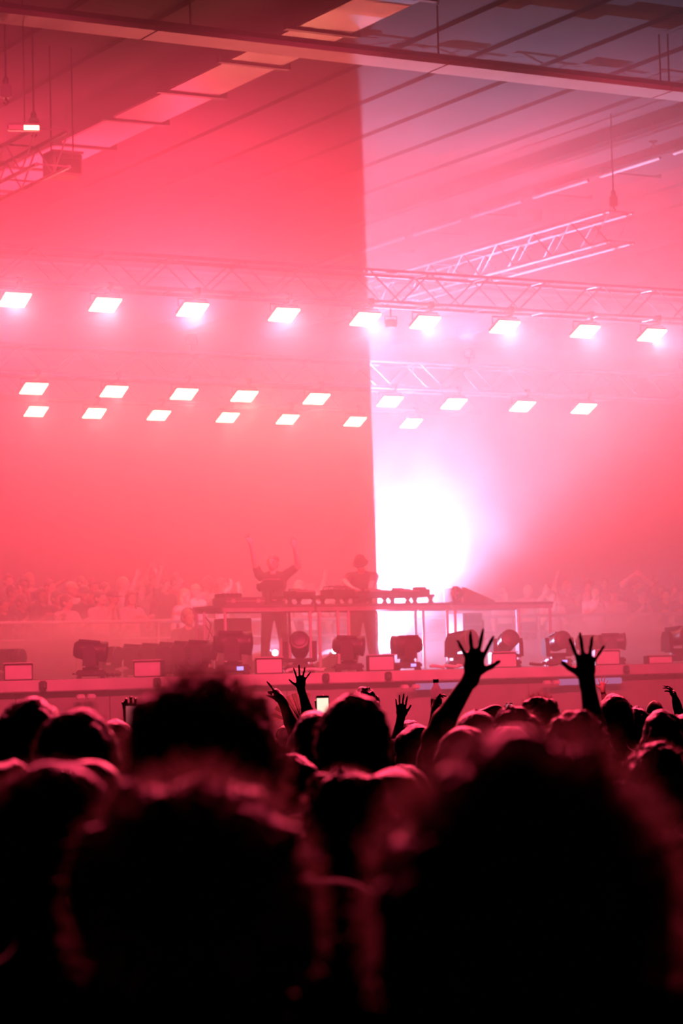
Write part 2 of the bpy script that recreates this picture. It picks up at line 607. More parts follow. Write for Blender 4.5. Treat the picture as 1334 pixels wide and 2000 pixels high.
def smoke(label, c, size, dens, seed, lo=.55, hi=.95, scale=3.0):
    m = volume('smoke_air_%d' % seed, dens, .3, (1, 1, 1), (scale, lo, hi, seed))
    bm = bmesh.new()
    bmesh.ops.create_icosphere(bm, subdivisions=3, radius=1)
    me = bpy.data.meshes.new('smoke_cloud')
    bm.to_mesh(me)
    bm.free()
    o = put('smoke_cloud', me, None, m, label=label, cat='smoke', kind='stuff')
    M = HALL @ Matrix.Translation(c)
    M = M @ Matrix.Diagonal((*size, 1))
    o.matrix_world = M
    return o


if SMOKE:
    a, z = row(880, 1030, 6.6)
    smoke('bright white smoke plume billowing up behind the mixing desk', (a + .1, 6.9, z + .15), (2.4, 1.3, 2.3), 1.0, 3, .62, .84, 3.6)
    a, z = row(170, 1255, 6.8)
    smoke('low pink smoke drifting across the left stage floor', (a, 7.2, z), (2.3, .9, .6), 2.6, 11, .42, .85)
    a, z = row(1200, 1240, 7.5)
    smoke('pink smoke bank rising by the right end of the stage', (a + .2, 7.8, z), (1.7, .9, .65), 2.6, 23, .42, .85)

# ------------------------------------------------------------------ the white floor strobe with its flag
Lp = EYE + ray(741, 1262) * 38.9
strobe = tag(empty('floor_strobe', (Lp.x, Lp.y, ST)), 'blazing white floor strobe beneath the mixing desk beside the man in the hat', 'stage light')
hL = Lp.z - ST
d_ = (EYE - Lp)
d_.z = 0
d_.normalize()
s_ = Vector((0, 0, 1)).cross(d_)                     # to the viewer's ... side
if s_.x > 0:
    s_ = -s_
Q = Matrix((tuple(-s_), tuple(-d_), (0, 0, 1))).transposed()
strobe.matrix_local = Matrix.Translation((Lp.x, Lp.y, ST)) @ Q.to_4x4()
MB().box(-.02, .30, -.12, .12, 0, hL - .08, .015).build('housing', 'black_plastic', strobe)
MB().box(.0, .28, -.10, .10, hL - .079, hL - .06).build('light_panel', 'strobe_face', strobe)
MB().box(-.014, -.006, -.45, .45, 0, 1.25).build('added_flag', 'black_matte', strobe)  # blade added to cut the beam off in a sharp upright edge
MB().tube([(-.02, .3, 0), (-.02, .3, 1.2)], .008, 6).tube([(-.02, -.3, 0), (-.02, -.3, 1.2)], .008, 6).build('added_flag_frame', 'steel_dark', strobe)
lamp('SPOT', strobe, (0, 0, hL), WHITE, E_STROBE, aim=(.2, 0, 1), r=.004, spot_size=math.radians(122), spot_blend=1.0)
lamp('POINT', strobe, (0, 0, hL), WHITE, E_GLOW, r=.004)
# ------------------------------------------------------------------ people: one continuous surface from a blended distance field


class Field:
    def __init__(s, lo, hi, h):
        s.lo = np.array(lo, np.float32)
        s.h = h
        s.n = (np.ceil((np.array(hi) - np.array(lo)) / h).astype(int) + 1)
        s.f = np.full(s.n, 9.0, np.float32)
        s.best = np.full(s.n, 9.0, np.float32)
        s.m = np.zeros(s.n, np.int8)

    def region(s, lo, hi):
        i0 = np.clip(np.floor((np.array(lo) - s.lo) / s.h).astype(int), 0, s.n - 1)
        i1 = np.clip(np.ceil((np.array(hi) - s.lo) / s.h).astype(int) + 1, 1, s.n)
        sl = tuple(slice(a, b) for a, b in zip(i0, i1))
        ax = [s.lo[k] + s.h * np.arange(i0[k], i1[k], dtype=np.float32) for k in range(3)]
        return sl, ax[0][:, None, None], ax[1][None, :, None], ax[2][None, None, :]

    def join(s, sl, d, k, m):
        f = s.f[sl]
        if k > 0:
            hh = np.maximum(k - np.abs(f - d), 0) / k
            f[...] = np.minimum(f, d) - hh * hh * k * .25
        else:
            f[...] = np.minimum(f, d)
        b = s.best[sl]
        w = d < b
        b[w] = d[w]
        s.m[sl][w] = m

    def cone(s, a, b, r1, r2, k=.03, m=0):
        a, b = np.array(a, np.float32), np.array(b, np.float32)
        p = k + 2 * s.h + max(r1, r2)
        sl, X, Y, Z = s.region(np.minimum(a, b) - p, np.maximum(a, b) + p)
        v = b - a
        L = float(v @ v) + 1e-9
        t = np.clip(((X - a[0]) * v[0] + (Y - a[1]) * v[1] + (Z - a[2]) * v[2]) / L, 0, 1)
        d = np.sqrt((X - a[0] - t * v[0]) ** 2 + (Y - a[1] - t * v[1]) ** 2 + (Z - a[2] - t * v[2]) ** 2) - (r1 + (r2 - r1) * t)
        s.join(sl, d, k, m)

    def ell_d(s, c, r, rot=None, pad=0):
        c = np.array(c, np.float32)
        q = max(r) + pad + 2 * s.h
        sl, X, Y, Z = s.region(c - q, c + q)
        x, y, z = X - c[0], Y - c[1], Z - c[2]
        if rot is not None:
            M = rot
            x, y, z = (M[0][0] * x + M[1][0] * y + M[2][0] * z, M[0][1] * x + M[1][1] * y + M[2][1] * z, M[0][2] * x + M[1][2] * y + M[2][2] * z)
        k0 = np.sqrt((x / r[0]) ** 2 + (y / r[1]) ** 2 + (z / r[2]) ** 2)
        k1 = np.sqrt((x / r[0] ** 2) ** 2 + (y / r[1] ** 2) ** 2 + (z / r[2] ** 2) ** 2) + 1e-6
        return sl, k0 * (k0 - 1) / k1

    def ell(s, c, r, k=.03, m=0, rot=None):
        sl, d = s.ell_d(c, r, rot, k)
        s.join(sl, d, k, m)

    def cut(s, c, r, rot=None, k=.01):
        sl, d = s.ell_d(c, r, rot, .02)
        f = s.f[sl]
        hh = np.maximum(k - np.abs(f + d), 0) / k
        f[...] = np.maximum(f, -d) + hh * hh * k * .25

    def mesh(s, name, mats, relax=0):
        f = s.f
        ins = f < 0
        c = ins[:-1, :-1, :-1].astype(np.int8)
        tot = np.zeros(c.shape, np.int8)
        for dx in (0, 1):
            for dy in (0, 1):
                for dz in (0, 1):
                    tot += ins[dx:dx + c.shape[0], dy:dy + c.shape[1], dz:dz + c.shape[2]]
        act = (tot > 0) & (tot < 8)
        idx = np.argwhere(act)
        ids = np.full(c.shape, -1, np.int64)
        ids[act] = np.arange(len(idx))
        pos = np.zeros((len(idx), 3), np.float64)
        cnt = np.zeros(len(idx))
        cor = [(0, 0, 0), (1, 0, 0), (0, 1, 0), (1, 1, 0), (0, 0, 1), (1, 0, 1), (0, 1, 1), (1, 1, 1)]
        val = [f[idx[:, 0] + a, idx[:, 1] + b, idx[:, 2] + d] for a, b, d in cor]
        for i in range(8):
            for j in range(i + 1, 8):
                if sum(abs(cor[i][q] - cor[j][q]) for q in range(3)) != 1:
                    continue
                x = (val[i] < 0) != (val[j] < 0)
                t = np.where(x, val[i] / np.where(x, val[i] - val[j], 1), 0)
                e = np.array(cor[i])[None] + t[:, None] * (np.array(cor[j]) - np.array(cor[i]))[None]
                pos[x] += e[x]
                cnt[x] += 1
        pos = s.lo[None] + (idx + pos / cnt[:, None]) * s.h
        quads, qm = [], []
        for ax in range(3):
            o1, o2 = [(1, 2), (2, 0), (0, 1)][ax]
            sl0, sl1 = [slice(None)] * 3, [slice(None)] * 3
            sl0[ax], sl1[ax] = slice(0, -1), slice(1, None)
            ch = ins[tuple(sl0)] != ins[tuple(sl1)]
            e = np.argwhere(ch)
            e = e[(e[:, o1] > 0) & (e[:, o2] > 0) & (e[:, o1] < c.shape[o1]) & (e[:, o2] < c.shape[o2])]
            if not len(e):
                continue
            d1, d2 = np.zeros(3, int), np.zeros(3, int)
            d1[o1], d2[o2] = 1, 1
            g = lambda q: ids[q[:, 0], q[:, 1], q[:, 2]]
            q = np.stack([g(e - d1 - d2), g(e - d2), g(e), g(e - d1)], 1)
            flip = ~ins[e[:, 0], e[:, 1], e[:, 2]]
            q[flip] = q[flip][:, ::-1]
            quads.append(q)
            ee = e.copy()
            out = ins[e[:, 0], e[:, 1], e[:, 2]]
            qm.append(s.m[ee[:, 0], ee[:, 1], ee[:, 2]])
        q = np.concatenate(quads)
        mi = np.concatenate(qm)
        ok = (q >= 0).all(1)
        q, mi = q[ok], mi[ok]
        for _ in range(relax):
            acc = np.zeros_like(pos)
            n = np.zeros(len(pos))
            for k in range(4):
                np.add.at(acc, q[:, k], pos[q[:, (k + 1) % 4]])
                np.add.at(n, q[:, k], 1)
            pos = .5 * pos + .5 * acc / np.maximum(n, 1)[:, None]
        me = bpy.data.meshes.new(name)
        me.vertices.add(len(pos))
        me.vertices.foreach_set('co', pos.astype(np.float32).ravel())
        me.loops.add(q.size)
        me.loops.foreach_set('vertex_index', q.astype(np.int32).ravel())
        me.polygons.add(len(q))
        me.polygons.foreach_set('loop_start', np.arange(0, q.size, 4, dtype=np.int32))
        me.polygons.foreach_set('material_index', mi.astype(np.int32))
        me.polygons.foreach_set('use_smooth', np.ones(len(q), bool))
        me.update(calc_edges=True)
        for m in mats:
            me.materials.append(m)
        return me


def v3(*a):
    return np.array(a, np.float32)


def unit(a):
    a = np.array(a, np.float64)
    return a / (np.linalg.norm(a) + 1e-9)


FINGERS = (('index', .027, .088, .074, .0088), ('middle', .006, .094, .082, .0090), ('ring', -.015, .089, .076, .0086), ('pinky', -.034, .078, .060, .0076))


def add_hand(fl, W, f, n, side, style='open', sc_=1.0, m=0):
    """W wrist, f finger direction, n palm normal (the way the palm looks), side +1 right hand"""
    f = unit(f)
    n = unit(np.array(n) - f * np.dot(n, f))
    t = np.cross(f, n) * side
    pt = lambda x, y, z: W + (t * x + f * y + n * z) * sc_
    fl.cone(pt(0, -.02, 0), pt(0, .03, 0), .027 * sc_, .027 * sc_, .02, m)
    fl.cone(pt(.016, .03, .002), pt(.020, .082, .002), .019 * sc_, .0145 * sc_, .012, m)
    fl.cone(pt(-.004, .03, 0), pt(-.002, .086, 0), .020 * sc_, .0150 * sc_, .012, m)
    fl.cone(pt(-.020, .032, .002), pt(-.025, .075, .001), .018 * sc_, .0135 * sc_, .012, m)
    fl.ell(pt(.024, .03, .010), (.020 * sc_,) * 3, .012, m)
    spread = {'open': (15, 3, -9, -26), 'wide': (16, 2, -14, -38), 'relaxed': (4, 1, -3, -7), 'fist': (2, 0, -2, -4),
              'point': (4, 0, -3, -6), 'grip': (6, 1, -4, -8), 'flat': (6, 1, -5, -12)}[style]
    curl = {'open': (6, 6, 8, 8), 'wide': (4, 2, 4, 6), 'relaxed': (28, 32, 36, 40), 'fist': (92, 94, 94, 92), 'point': (4, 88, 90, 92),
            'grip': (48, 50, 52, 54), 'flat': (8, 8, 8, 10)}[style]
    for i, (nm, x, y, L, r) in enumerate(FINGERS):
        sp = math.radians(spread[i])
        p = np.array(pt(x, y - .012, 0))
        d0 = f * math.cos(sp) + t * math.sin(sp)
        ang = 0.0
        seg = (.46, .30, .24)
        for j in range(3):
            ang += math.radians(curl[i]) * (.75 if j == 0 else 1.0 if j == 1 else .6)
            d = d0 * math.cos(ang) + n * math.sin(ang)
            LL = (L * seg[j] + (.014 if j == 0 else 0)) * sc_
            q = p + d * LL
            fl.cone(p, q, r * (1 - .08 * j) * sc_, r * (1 - .08 * (j + 1)) * sc_, .004, m)
            p = q
    ta = math.radians({'open': 48, 'wide': 58, 'relaxed': 28, 'fist': 25, 'point': 30, 'grip': 40, 'flat': 35}[style])
    tn = {'fist': .75, 'grip': .7, 'relaxed': .35, 'point': .5}.get(style, .12)
    p = np.array(pt(.022, .022, .006))
    d = unit(f * math.cos(ta) + t * math.sin(ta) + n * tn)
    q = p + d * .050 * sc_
    fl.cone(p, q, .0135 * sc_, .0105 * sc_, .008, m)
    d = unit(f * math.cos(ta * .75) + t * math.sin(ta * .75) + n * tn * 1.3)
    fl.cone(q, q + d * .034 * sc_, .0100 * sc_, .0085 * sc_, .004, m)


DOWN = lambda s: dict(e=(s * .245, -.03, 1.13), w=(s * .25, .06, .89), f=(0, .15, -1), n=(-s, 0, 0), style='relaxed', sleeve='short')


def head_rot(h):
    yaw, pit, rol = h
    return (Matrix.Rotation(math.radians(yaw), 3, 'Z') @ Matrix.Rotation(math.radians(pit), 3, 'X') @ Matrix.Rotation(math.radians(rol), 3, 'Y'))


PIV = Vector((0, -.01, 1.50))


def body_mesh(arms=None, head=(0, 0, 0), vox=.012, broad=1.0, legs=0.0, lean=0.0, legw=1.0, neck_m=0):
    """mats: 0 skin, 1 top, 2 trousers, 3 shoes, 4 eyes"""
    arms = arms or {}
    A = {s: {**DOWN(s), **arms.get(s, {})} for s in (-1, 1)}
    lo, hi = [-.36, -.24, -.01], [.36, .34, 1.80]
    for s in (-1, 1):
        for q in ('e', 'w'):
            for k in range(3):
                ex = .25 if q == 'w' else .1
                lo[k], hi[k] = min(lo[k], A[s][q][k] - ex), max(hi[k], A[s][q][k] + ex)
    lo[2] = -.01
    fl = Field(lo, hi, vox)
    B = broad
    # trunk
    fl.ell((0, .0, .945), (.165 * B, .112, .13), .05, 2)
    fl.ell((0, .005, 1.10), (.150 * B, .100, .17), .06, 1)
    fl.ell((0, .005, 1.29), (.172 * B, .112, .165), .06, 1)
    fl.cone((-.135 * B, -.005, 1.405), (.135 * B, -.005, 1.405), .062, .062, .05, 1)
    fl.ell((0, .03, 1.31), (.14 * B, .09, .11), .04, 1)
    fl.cone((0, -.02, 1.47), (-.11 * B, -.015, 1.435), .05, .045, .03, 1)
    fl.cone((0, -.02, 1.47), (.11 * B, -.015, 1.435), .05, .045, .03, 1)
    # legs
    for s in (-1, 1):
        hx = s * (.088 + legs * .15)
        kx = s * (.092 + legs * .55)
        axx = s * (.095 + legs)
        fl.cone((s * .085, 0, .90), (kx, .012, .50), .090 * legw, .063 * legw, .03, 2)
        fl.cone((kx, .012, .50), (axx, -.02, .10), .062 * legw, .045 * legw, .02, 2)
        fl.ell((kx, -.02, .37), (.052 * legw, .055 * legw, .10), .02, 2)
        fl.cone((axx, -.035, .048), (axx + s * .015, .11, .037), .045, .034, .02, 3)
        fl.cone((axx, -.02, .10), (axx, -.025, .05), .045, .045, .01, 3)
    # arms
    for s in (-1, 1):
        a = A[s]
        e, w = v3(*a['e']), v3(*a['w'])
        up = max(0, (e[2] - 1.30)) * .20
        S = v3(s * .182 * B, -.005, 1.405 + min(up, .05))
        fl.cone(v3(s * .13 * B, -.005, 1.40), S, .062, .060, .04, 1)
        fl.cone(S, e, .050, .040, .025, 0)
        mid = e + (w - e) * .28
        fl.cone(e, mid, .041, .043, .02, 0)
        fl.cone(mid, w, .043, .027, .02, 0)
        if a['sleeve'] == 'long':
            fl.cone(S, e, .062, .050, .03, 1)
            fl.cone(e, e + (w - e) * .93, .050, .036, .02, 1)
        elif a['sleeve'] == 'short':
            fl.cone(S, S + (e - S) * .62, .064, .058, .03, 1)
        else:
            fl.cone(S, S + (e - S) * .12, .060, .055, .03, 1)
        add_hand(fl, w, a['f'], a['n'], s, a['style'])
    # neck and head
    Rh = head_rot(head)
    tp = lambda x, y, z: np.array(PIV + Rh @ (Vector((x, y, z)) - PIV), np.float32)
    RR = [list(r) for r in Rh]
    fl.cone((0, -.015, 1.44), tp(0, .0, 1.56), .054, .050, .025, 0)
    fl.ell(tp(0, -.012, 1.648), (.077, .097, .098), .02, 0, RR)
    fl.ell(tp(0, .030, 1.605), (.064, .070, .090), .02, 0, RR)
    fl.ell(tp(0, .052, 1.548), (.042, .040, .034), .025, 0, RR)
    fl.cone(tp(0, .090, 1.632), tp(0, .117, 1.596), .009, .0145, .012, 0)
    fl.cone(tp(-.028, .083, 1.648), tp(.028, .083, 1.648), .012, .012, .012, 0)
    fl.ell(tp(0, .088, 1.562), (.024, .012, .010), .008, 0, RR)
    for s in (-1, 1):
        fl.cut(tp(s * .031, .104, 1.626), (.017, .014, .011), RR, .008)
        fl.ell(tp(s * .031, .087, 1.626), (.012, .010, .009), .002, 4, RR)
        fl.ell(tp(s * .080, -.004, 1.612), (.012, .026, .033), .008, 0, RR)
        fl.cone(tp(s * .082, -.014, 1.63), tp(s * .090, -.018, 1.60), .008, .007, .006, 0)
    me = fl.mesh('person', [SKINS[0], CLOTH['black'], CLOTH['charcoal'], CLOTH['black'], MATS['eye_dark']])
    return me


_rng = np.random.RandomState(5)
_LAT = _rng.rand(32, 32, 32).astype(np.float32)


def vnoise(x, y, z, s, o=0):
    x, y, z = x * s + o + 400, y * s + o * 1.7 + 400, z * s + o * .37 + 400
    ix, iy, iz = x.astype(np.int32), y.astype(np.int32), z.astype(np.int32)
    fx, fy, fz = x - ix, y - iy, z - iz
    fx, fy, fz = [q * q * (3 - 2 * q) for q in (fx, fy, fz)]
    r = 0
    for a in (0, 1):
        for b in (0, 1):
            for c in (0, 1):
                r = r + _LAT[(ix + a) % 32, (iy + b) % 32, (iz + c) % 32] * (fx if a else 1 - fx) * (fy if b else 1 - fy) * (fz if c else 1 - fz)
    return r - .5


def hair_mesh(style='short', vol=.0, seed=0, vox=.010, wide=1.0):
    """in upright head space; styles: short, curly, long, cap, hat, bun, tied"""
    fl = Field((-.30, -.34, 1.18), (.30, .28, 1.98), vox)
    big = (.078 + vol, .098 + vol, .099 + vol)
    c = (0, -.016 - vol * .15, 1.652 + vol * .25)
    if style in ('short', 'curly', 'long', 'bun', 'tied'):
        fl.ell(c, ((big[0] + .012) * wide, big[1] + .012, big[2] + .012), 0, 0)
        fl.ell((0, -.045, 1.585), ((.068 + vol * .9) * wide, .058 + vol * .7, .075 + vol * .5), .03, 0)
    if style == 'long':
        fl.cone((0, -.065 - vol, 1.60), (0, -.085 - vol, 1.36), .078 + vol, .085 + vol, .04, 0)
        for s in (-1, 1):
            fl.cone((s * .07, -.01, 1.66), (s * .085, .0, 1.36), .035 + vol * .5, .028, .03, 0)
    if style == 'bun':
        fl.ell((0, -.07, 1.80), (.042, .042, .038), .015, 0)
    if style == 'tied':
        fl.cone((0, -.11, 1.66), (0, -.16, 1.45), .032, .018, .02, 0)
    if style in ('cap', 'hat'):
        fl.ell((0, -.012, 1.665), (.090, .111, .102), 0, 0)
    sl = tuple(slice(0, n) for n in fl.n)
    _, X, Y, Z = fl.region(fl.lo, fl.lo + fl.h * (fl.n - 1))
    if style in ('curly', 'long', 'bun', 'tied', 'short'):
        am = {'curly': .036, 'long': .018, 'bun': .02, 'tied': .012, 'short': .016}[style]
        near = np.nonzero(np.abs(fl.f) < .07)
        x, y, z = [fl.lo[q] + fl.h * near[q].astype(np.float32) for q in range(3)]
        fl.f[near] += vnoise(x, y, z, 24, seed * 3.1) * am + vnoise(x, y, z, 62, seed * 5.3 + 2) * am * .55 + vnoise(x, y, z, 9, seed * 1.3 + 1) * am * .7
    # open the face
    if style in ('cap', 'hat'):
        fl.f = np.maximum(fl.f, (1.648 - .15 * (Y + .10)) - Z + 0 * X).astype(np.float32)
        if style == 'cap':
            fl.cone((-.038, .07, 1.655), (-.030, .165, 1.650), .016, .012, .01, 0)
            fl.cone((.038, .07, 1.655), (.030, .165, 1.650), .016, .012, .01, 0)
            fl.cone((0, .07, 1.662), (0, .175, 1.655), .014, .012, .015, 0)
            fl.ell((0, -.01, 1.768), (.012, .012, .008), .005, 0)
        else:
            for k in range(20):
                t0, t1 = 2 * math.pi * k / 20, 2 * math.pi * (k + 1) / 20
                p = lambda t, r, z: (math.cos(t) * r * .9, -.01 + math.sin(t) * r * 1.1, z)
                fl.cone(p(t0, .098, 1.655), p(t1, .098, 1.655), .014, .014, .01, 0)
                fl.cone(p(t0, .122, 1.632), p(t1, .122, 1.632), .012, .012, .012, 0)
    else:
        fl.cut((0, .115 + vol * .6, 1.585), (.072 + vol * .3, .085 + vol * .6, .105), None, .01)
        if style != 'long':
            lim = 1.54 - vol * .6
            fl.f = np.maximum(fl.f, (lim - Z) + 0 * X + 0 * Y).astype(np.float32)
            fl.cut((0, .10, 1.50), (.14, .12, .11), None, .01)
        if style == 'short':
            for s in (-1, 1):
                fl.cut((s * .10, .0, 1.60), (.032, .032, .045), None, .008)
    return fl.mesh('hair', [HAIRM['black']])


def fuzz_mesh(vol, seed, n, L=.045, wide=1.0):
    """frizzy single strands standing off a curly head, in head space"""
    rs = np.random.RandomState(seed)
    nrm = lambda q: q / (np.linalg.norm(q, axis=1)[:, None] + 1e-9)
    d = nrm(rs.normal(size=(n, 3)))
    d = d[~((d[:, 2] < -.45) | ((d[:, 1] > .35) & (d[:, 2] < .35)))]
    n = len(d)
    c = np.array((0, -.016 - vol * .15, 1.652 + vol * .25))
    p = c + d * np.array(((.078 + vol + .006) * wide, .098 + vol + .006, .099 + vol + .006)) * (.97 + .05 * rs.rand(n, 1))
    side = nrm(np.cross(d, rs.normal(size=(n, 3))))
    oth = np.cross(d, side)
    ln = L * (.45 + .9 * rs.rand(n, 1))
    ph = rs.rand(n, 1) * 6.28
    w = nrm(np.cross(d, rs.normal(size=(n, 3)))) * .0011
    vv = []
    for k, t in enumerate((0, .33, .66, 1)):
        q = p + d * ln * t + (side * np.sin(ph + t * 5) + oth * np.cos(ph + t * 5)) * .010 * t
        vv += [q - w * (1 - .25 * k), q + w * (1 - .25 * k)]
    vv = np.stack(vv, 1).reshape(-1, 3)
    b = (np.arange(n) * 8)[:, None]
    ff = np.concatenate([b + np.array((2 * k, 2 * k + 1, 2 * k + 3, 2 * k + 2)) for k in range(3)])
    me = bpy.data.meshes.new('loose_strands')
    me.from_pydata(vv.tolist(), [], ff.tolist())
    me.materials.append(HAIRM['black'])
    return me


BODY = {}
HAIR = {}


def get_body(key, **k):
    if key not in BODY:
        BODY[key] = body_mesh(**k)
    return BODY[key]


def get_hair(*k):
    if k not in HAIR:
        HAIR[k] = hair_mesh(*k)
    return HAIR[k]


def person(label, group, base, facing, height, body, hair=None, top='black', legs='charcoal', skin=0, hairc='black', head=(0, 0, 0), fuzz=None, hat=None):
    s = height / 1.75
    o = put('person', body, label=label, cat='person', group=group)
    for i, m in ((0, SKINS[skin]), (1, CLOTH[top]), (2, CLOTH[legs])):
        o.material_slots[i].link = 'OBJECT'
        o.material_slots[i].material = m
    ang = math.atan2(-facing[0], facing[1])
    o.matrix_local = Matrix.Translation(Vector(base) + Vector((0, 0, .004))) @ Matrix.Rotation(ang, 4, 'Z') @ Matrix.Scale(s, 4)
    HM = Matrix.Translation(PIV) @ head_rot(head).to_4x4() @ Matrix.Translation(-PIV)
    for nm, me, hm in (('hair', hair, HAIRM[hairc]), ('loose_strands', fuzz, MATS['strand']), ('hat', hat, CLOTH.get('black'))):
        if me is None:
            continue
        h = put(nm, me, o)
        h.matrix_local = HM
        h.material_slots[0].link = 'OBJECT'
        h.material_slots[0].material = hm
        if nm == 'loose_strands':
            h['kind'] = 'stuff'
    return o


def local_of(base, facing, height, p):
    ang = math.atan2(-facing[0], facing[1])
    M = Matrix.Translation(base) @ Matrix.Rotation(ang, 4, 'Z') @ Matrix.Scale(height / 1.75, 4)
    return tuple(M.inverted() @ Vector(p))


def local_dir(facing, d):
    ang = math.atan2(-facing[0], facing[1])
    return tuple(Matrix.Rotation(-ang, 3, 'Z') @ Vector(d))
# ------------------------------------------------------------------ moving head lights along the stage front
MH = dict(
    base=MB().box(-.18, .18, -.14, .14, .025, .105, .02).box(-.17, -.11, -.13, -.07, 0, .03).box(.11, .17, -.13, -.07, 0, .03).box(-.17, -.11, .07, .13, 0, .03).box(.11, .17, .07, .13, 0, .03).mesh('base', 'black_plastic'),
    display=MB().box(.03, .10, -.146, -.139, .045, .085).mesh('display', 'blue_display'),
    display_off=MB().box(.03, .10, -.146, -.139, .045, .085).mesh('display', 'lens_glass'),
    handle=MB().tube([(-.19, -.06, .06), (-.215, -.06, .06), (-.215, .06, .06), (-.19, .06, .06)], .01, 6).mesh('handle', 'black_plastic'),
    yoke=MB().lathe([(.10, .105), (.10, .135)], 20).box(-.21, .21, -.07, .07, .135, .185, .02).prism(
        [(-.085, .15), (.085, .15), (.075, .34), (.045, .40), (-.045, .40), (-.075, .34)], -.215, -.155).prism(
        [(-.085, .15), (.085, .15), (.075, .34), (.045, .40), (-.045, .40), (-.075, .34)], .155, .215).mesh('yoke', 'black_plastic'),
    # head barrel about its tilt axis, lens towards -y
    head=MB().lathe([(.075, .20), (.100, .17), (.116, .08), (.118, -.04), (.120, -.15), (.128, -.17), (.128, -.20), (.110, -.205)], 24, 'y').mesh('head', 'black_plastic', True),
    cover=MB().box(-.10, .10, -.13, .17, .075, .128, .025).mesh('top_cover', 'black_plastic'),
    lens=MB().lathe([(.108, -.196), (.108, -.200), (.07, -.212), (.02, -.217)], 24, 'y').mesh('lens', 'lens_glass', True))
GM = 'moving head lights along the stage'


def moving_head(px, b, pan, tilt, label, lit=False, s=1.0, z=None):
    z = ST if z is None else z
    a = row_a(px, b, z + .2)
    t = tag(root_hall('moving_head_light', a, b, z, math.radians(-24)), label, 'stage light', GM)
    t.scale = (s, s, s)
    put('base', MH['base'], t)
    put('display', MH['display' if lit else 'display_off'], t)
    put('handle', MH['handle'], t)
    y = put('yoke', MH['yoke'], t)
    y.rotation_euler = (0, 0, math.radians(pan))
    h = put('head', MH['head'], t)
    h.matrix_local = Matrix.Rotation(math.radians(pan), 4, 'Z') @ Matrix.Translation((0, 0, .335)) @ Matrix.Rotation(math.radians(tilt), 4, 'X')
    put('lens', MH['lens'], h)
    put('top_cover', MH['cover'], h)
    return t


moving_head(177, .45, 86, 6, 'lone black moving head light at the left stage edge, turned sideways')
for i, (px, b, pan) in enumerate(((392, 1.0, 70), (364, 1.75, 66), (334, 2.5, 72), (300, 3.3, 68), (264, 4.1, 64))):
    moving_head(px, b, pan, 4, 'black moving head light, %s from the front in the receding side row' % ORD[i], s=.96)
moving_head(455, .55, 84, 2, 'bulky black moving head light left of the small panel box, head level', True, 1.18)
moving_head(586, .55, -6, -24, 'moving head light whose round lens faces the crowd, below the bare-headed performer')
moving_head(681, .6, 78, 4, 'moving head light lying sideways under the man in the hat', False, 1.0)
moving_head(795, .55, -84, 0, 'moving head light silhouetted against the white glare under the desk', True, .98)
moving_head(900, .6, 40, -8, 'moving head light behind the raised arm, right of the white glare', False, 1.05)
moving_head(990, .98, 8, -20, 'round-faced moving head light just right of the raised left hand', True, .98)
moving_head(1090, .55, 12, -10, 'moving head light left of the tall raised hand', True, .96)
moving_head(1150, 1.0, 60, 0, 'moving head light hidden behind the tall raised hand', False, .9)
moving_head(1195, 1.1, 80, 0, 'moving head light sticking up behind the right panel box', False, .95)
moving_head(1324, .75, 30, -4, 'large moving head light at the right picture edge', False, 1.1)
moving_head(212, 3.9, 50, 0, 'distant moving head light in the smoke behind the lone one', False, .9)
moving_head(22, 4.3, 60, 0, 'distant moving head light in smoke at the left picture edge', False, .9)

# ------------------------------------------------------------------ panel strobes (pale front) on the stage edge
PB = dict(housing=MB().box(-.17, .17, -.0, .36, 0, .20, .008).mesh('housing', 'black_plastic'),
          face=MB().box(-.155, .155, -.012, .0, .012, .185, .004).mesh('front_panel', 'diffuser'),
          lip=MB().box(-.18, .18, -.05, .05, .20, .212).mesh('top_lip', 'stage_lip'),
          foot=MB().box(-.15, -.09, .05, .30, -.0, .012).box(.09, .15, .05, .30, 0, .012).mesh('feet', 'black_matte'))
for px, b, rz, lb in ((36, .25, -22, 'panel strobe box at the far left of the stage edge'), (288, .3, -34, 'panel strobe box with long side before the receding lights'),
                      (526, .25, -26, 'panel strobe box in front of the bare-headed performer'), (745, .25, -26, 'panel strobe box in front of the white floor strobe'),
                      (985, .3, -26, 'panel strobe box beside the raised left hand'), (1187, .3, -26, 'panel strobe box right of the tall raised hand'),
                      (1290, .2, -26, 'low panel strobe box left of the rightmost moving head')):
    a = row_a(px, b, ST + .1)
    t = tag(root_hall('panel_strobe', a, b, ST, math.radians(rz)), 'dark ' + lb + ', pale front', 'stage light', 'panel strobe boxes on the stage edge')
    if px == 1290:
        t.scale = (1, 1, .55)
    for k, nm in (('housing', 'housing'), ('face', 'front_panel'), ('lip', 'top_lip'), ('foot', 'feet')):
        put(nm, PB[k], t)

# cables lying on the deck
CAB = ('pale cable loop on the stage edge behind the small raised hand', 'pale tangled cable on the stage edge left of the raised left hand',
       'dark cable on the stage edge left of the tall raised hand', 'dark cable on the deck near the bulky moving head', 'dark cable on the deck beside the lone moving head')
for i, (x0, x1, b, pale) in enumerate(((560, 640, .18, 1), (845, 905, .2, 1), (1040, 1110, .2, 0), (398, 432, .2, 0), (205, 232, .7, 0))):
    a0, a1 = row_a(x0, b, ST), row_a(x1, b, ST)
    pts = [(a0 + (a1 - a0) * k / 11, b + .07 * math.sin(k * 1.3 + i), ST + .022 + .025 * abs(math.sin(k * .7 + i))) for k in range(12)]
    MB().tube([T(*p) for p in pts], .02, 6).build('cable', 'cable_pale' if pale else 'cable', None, True, label=CAB[i], cat='cable')

# ------------------------------------------------------------------ mixing desk: three tables, a raised shelf, gear
ZT = 2.80


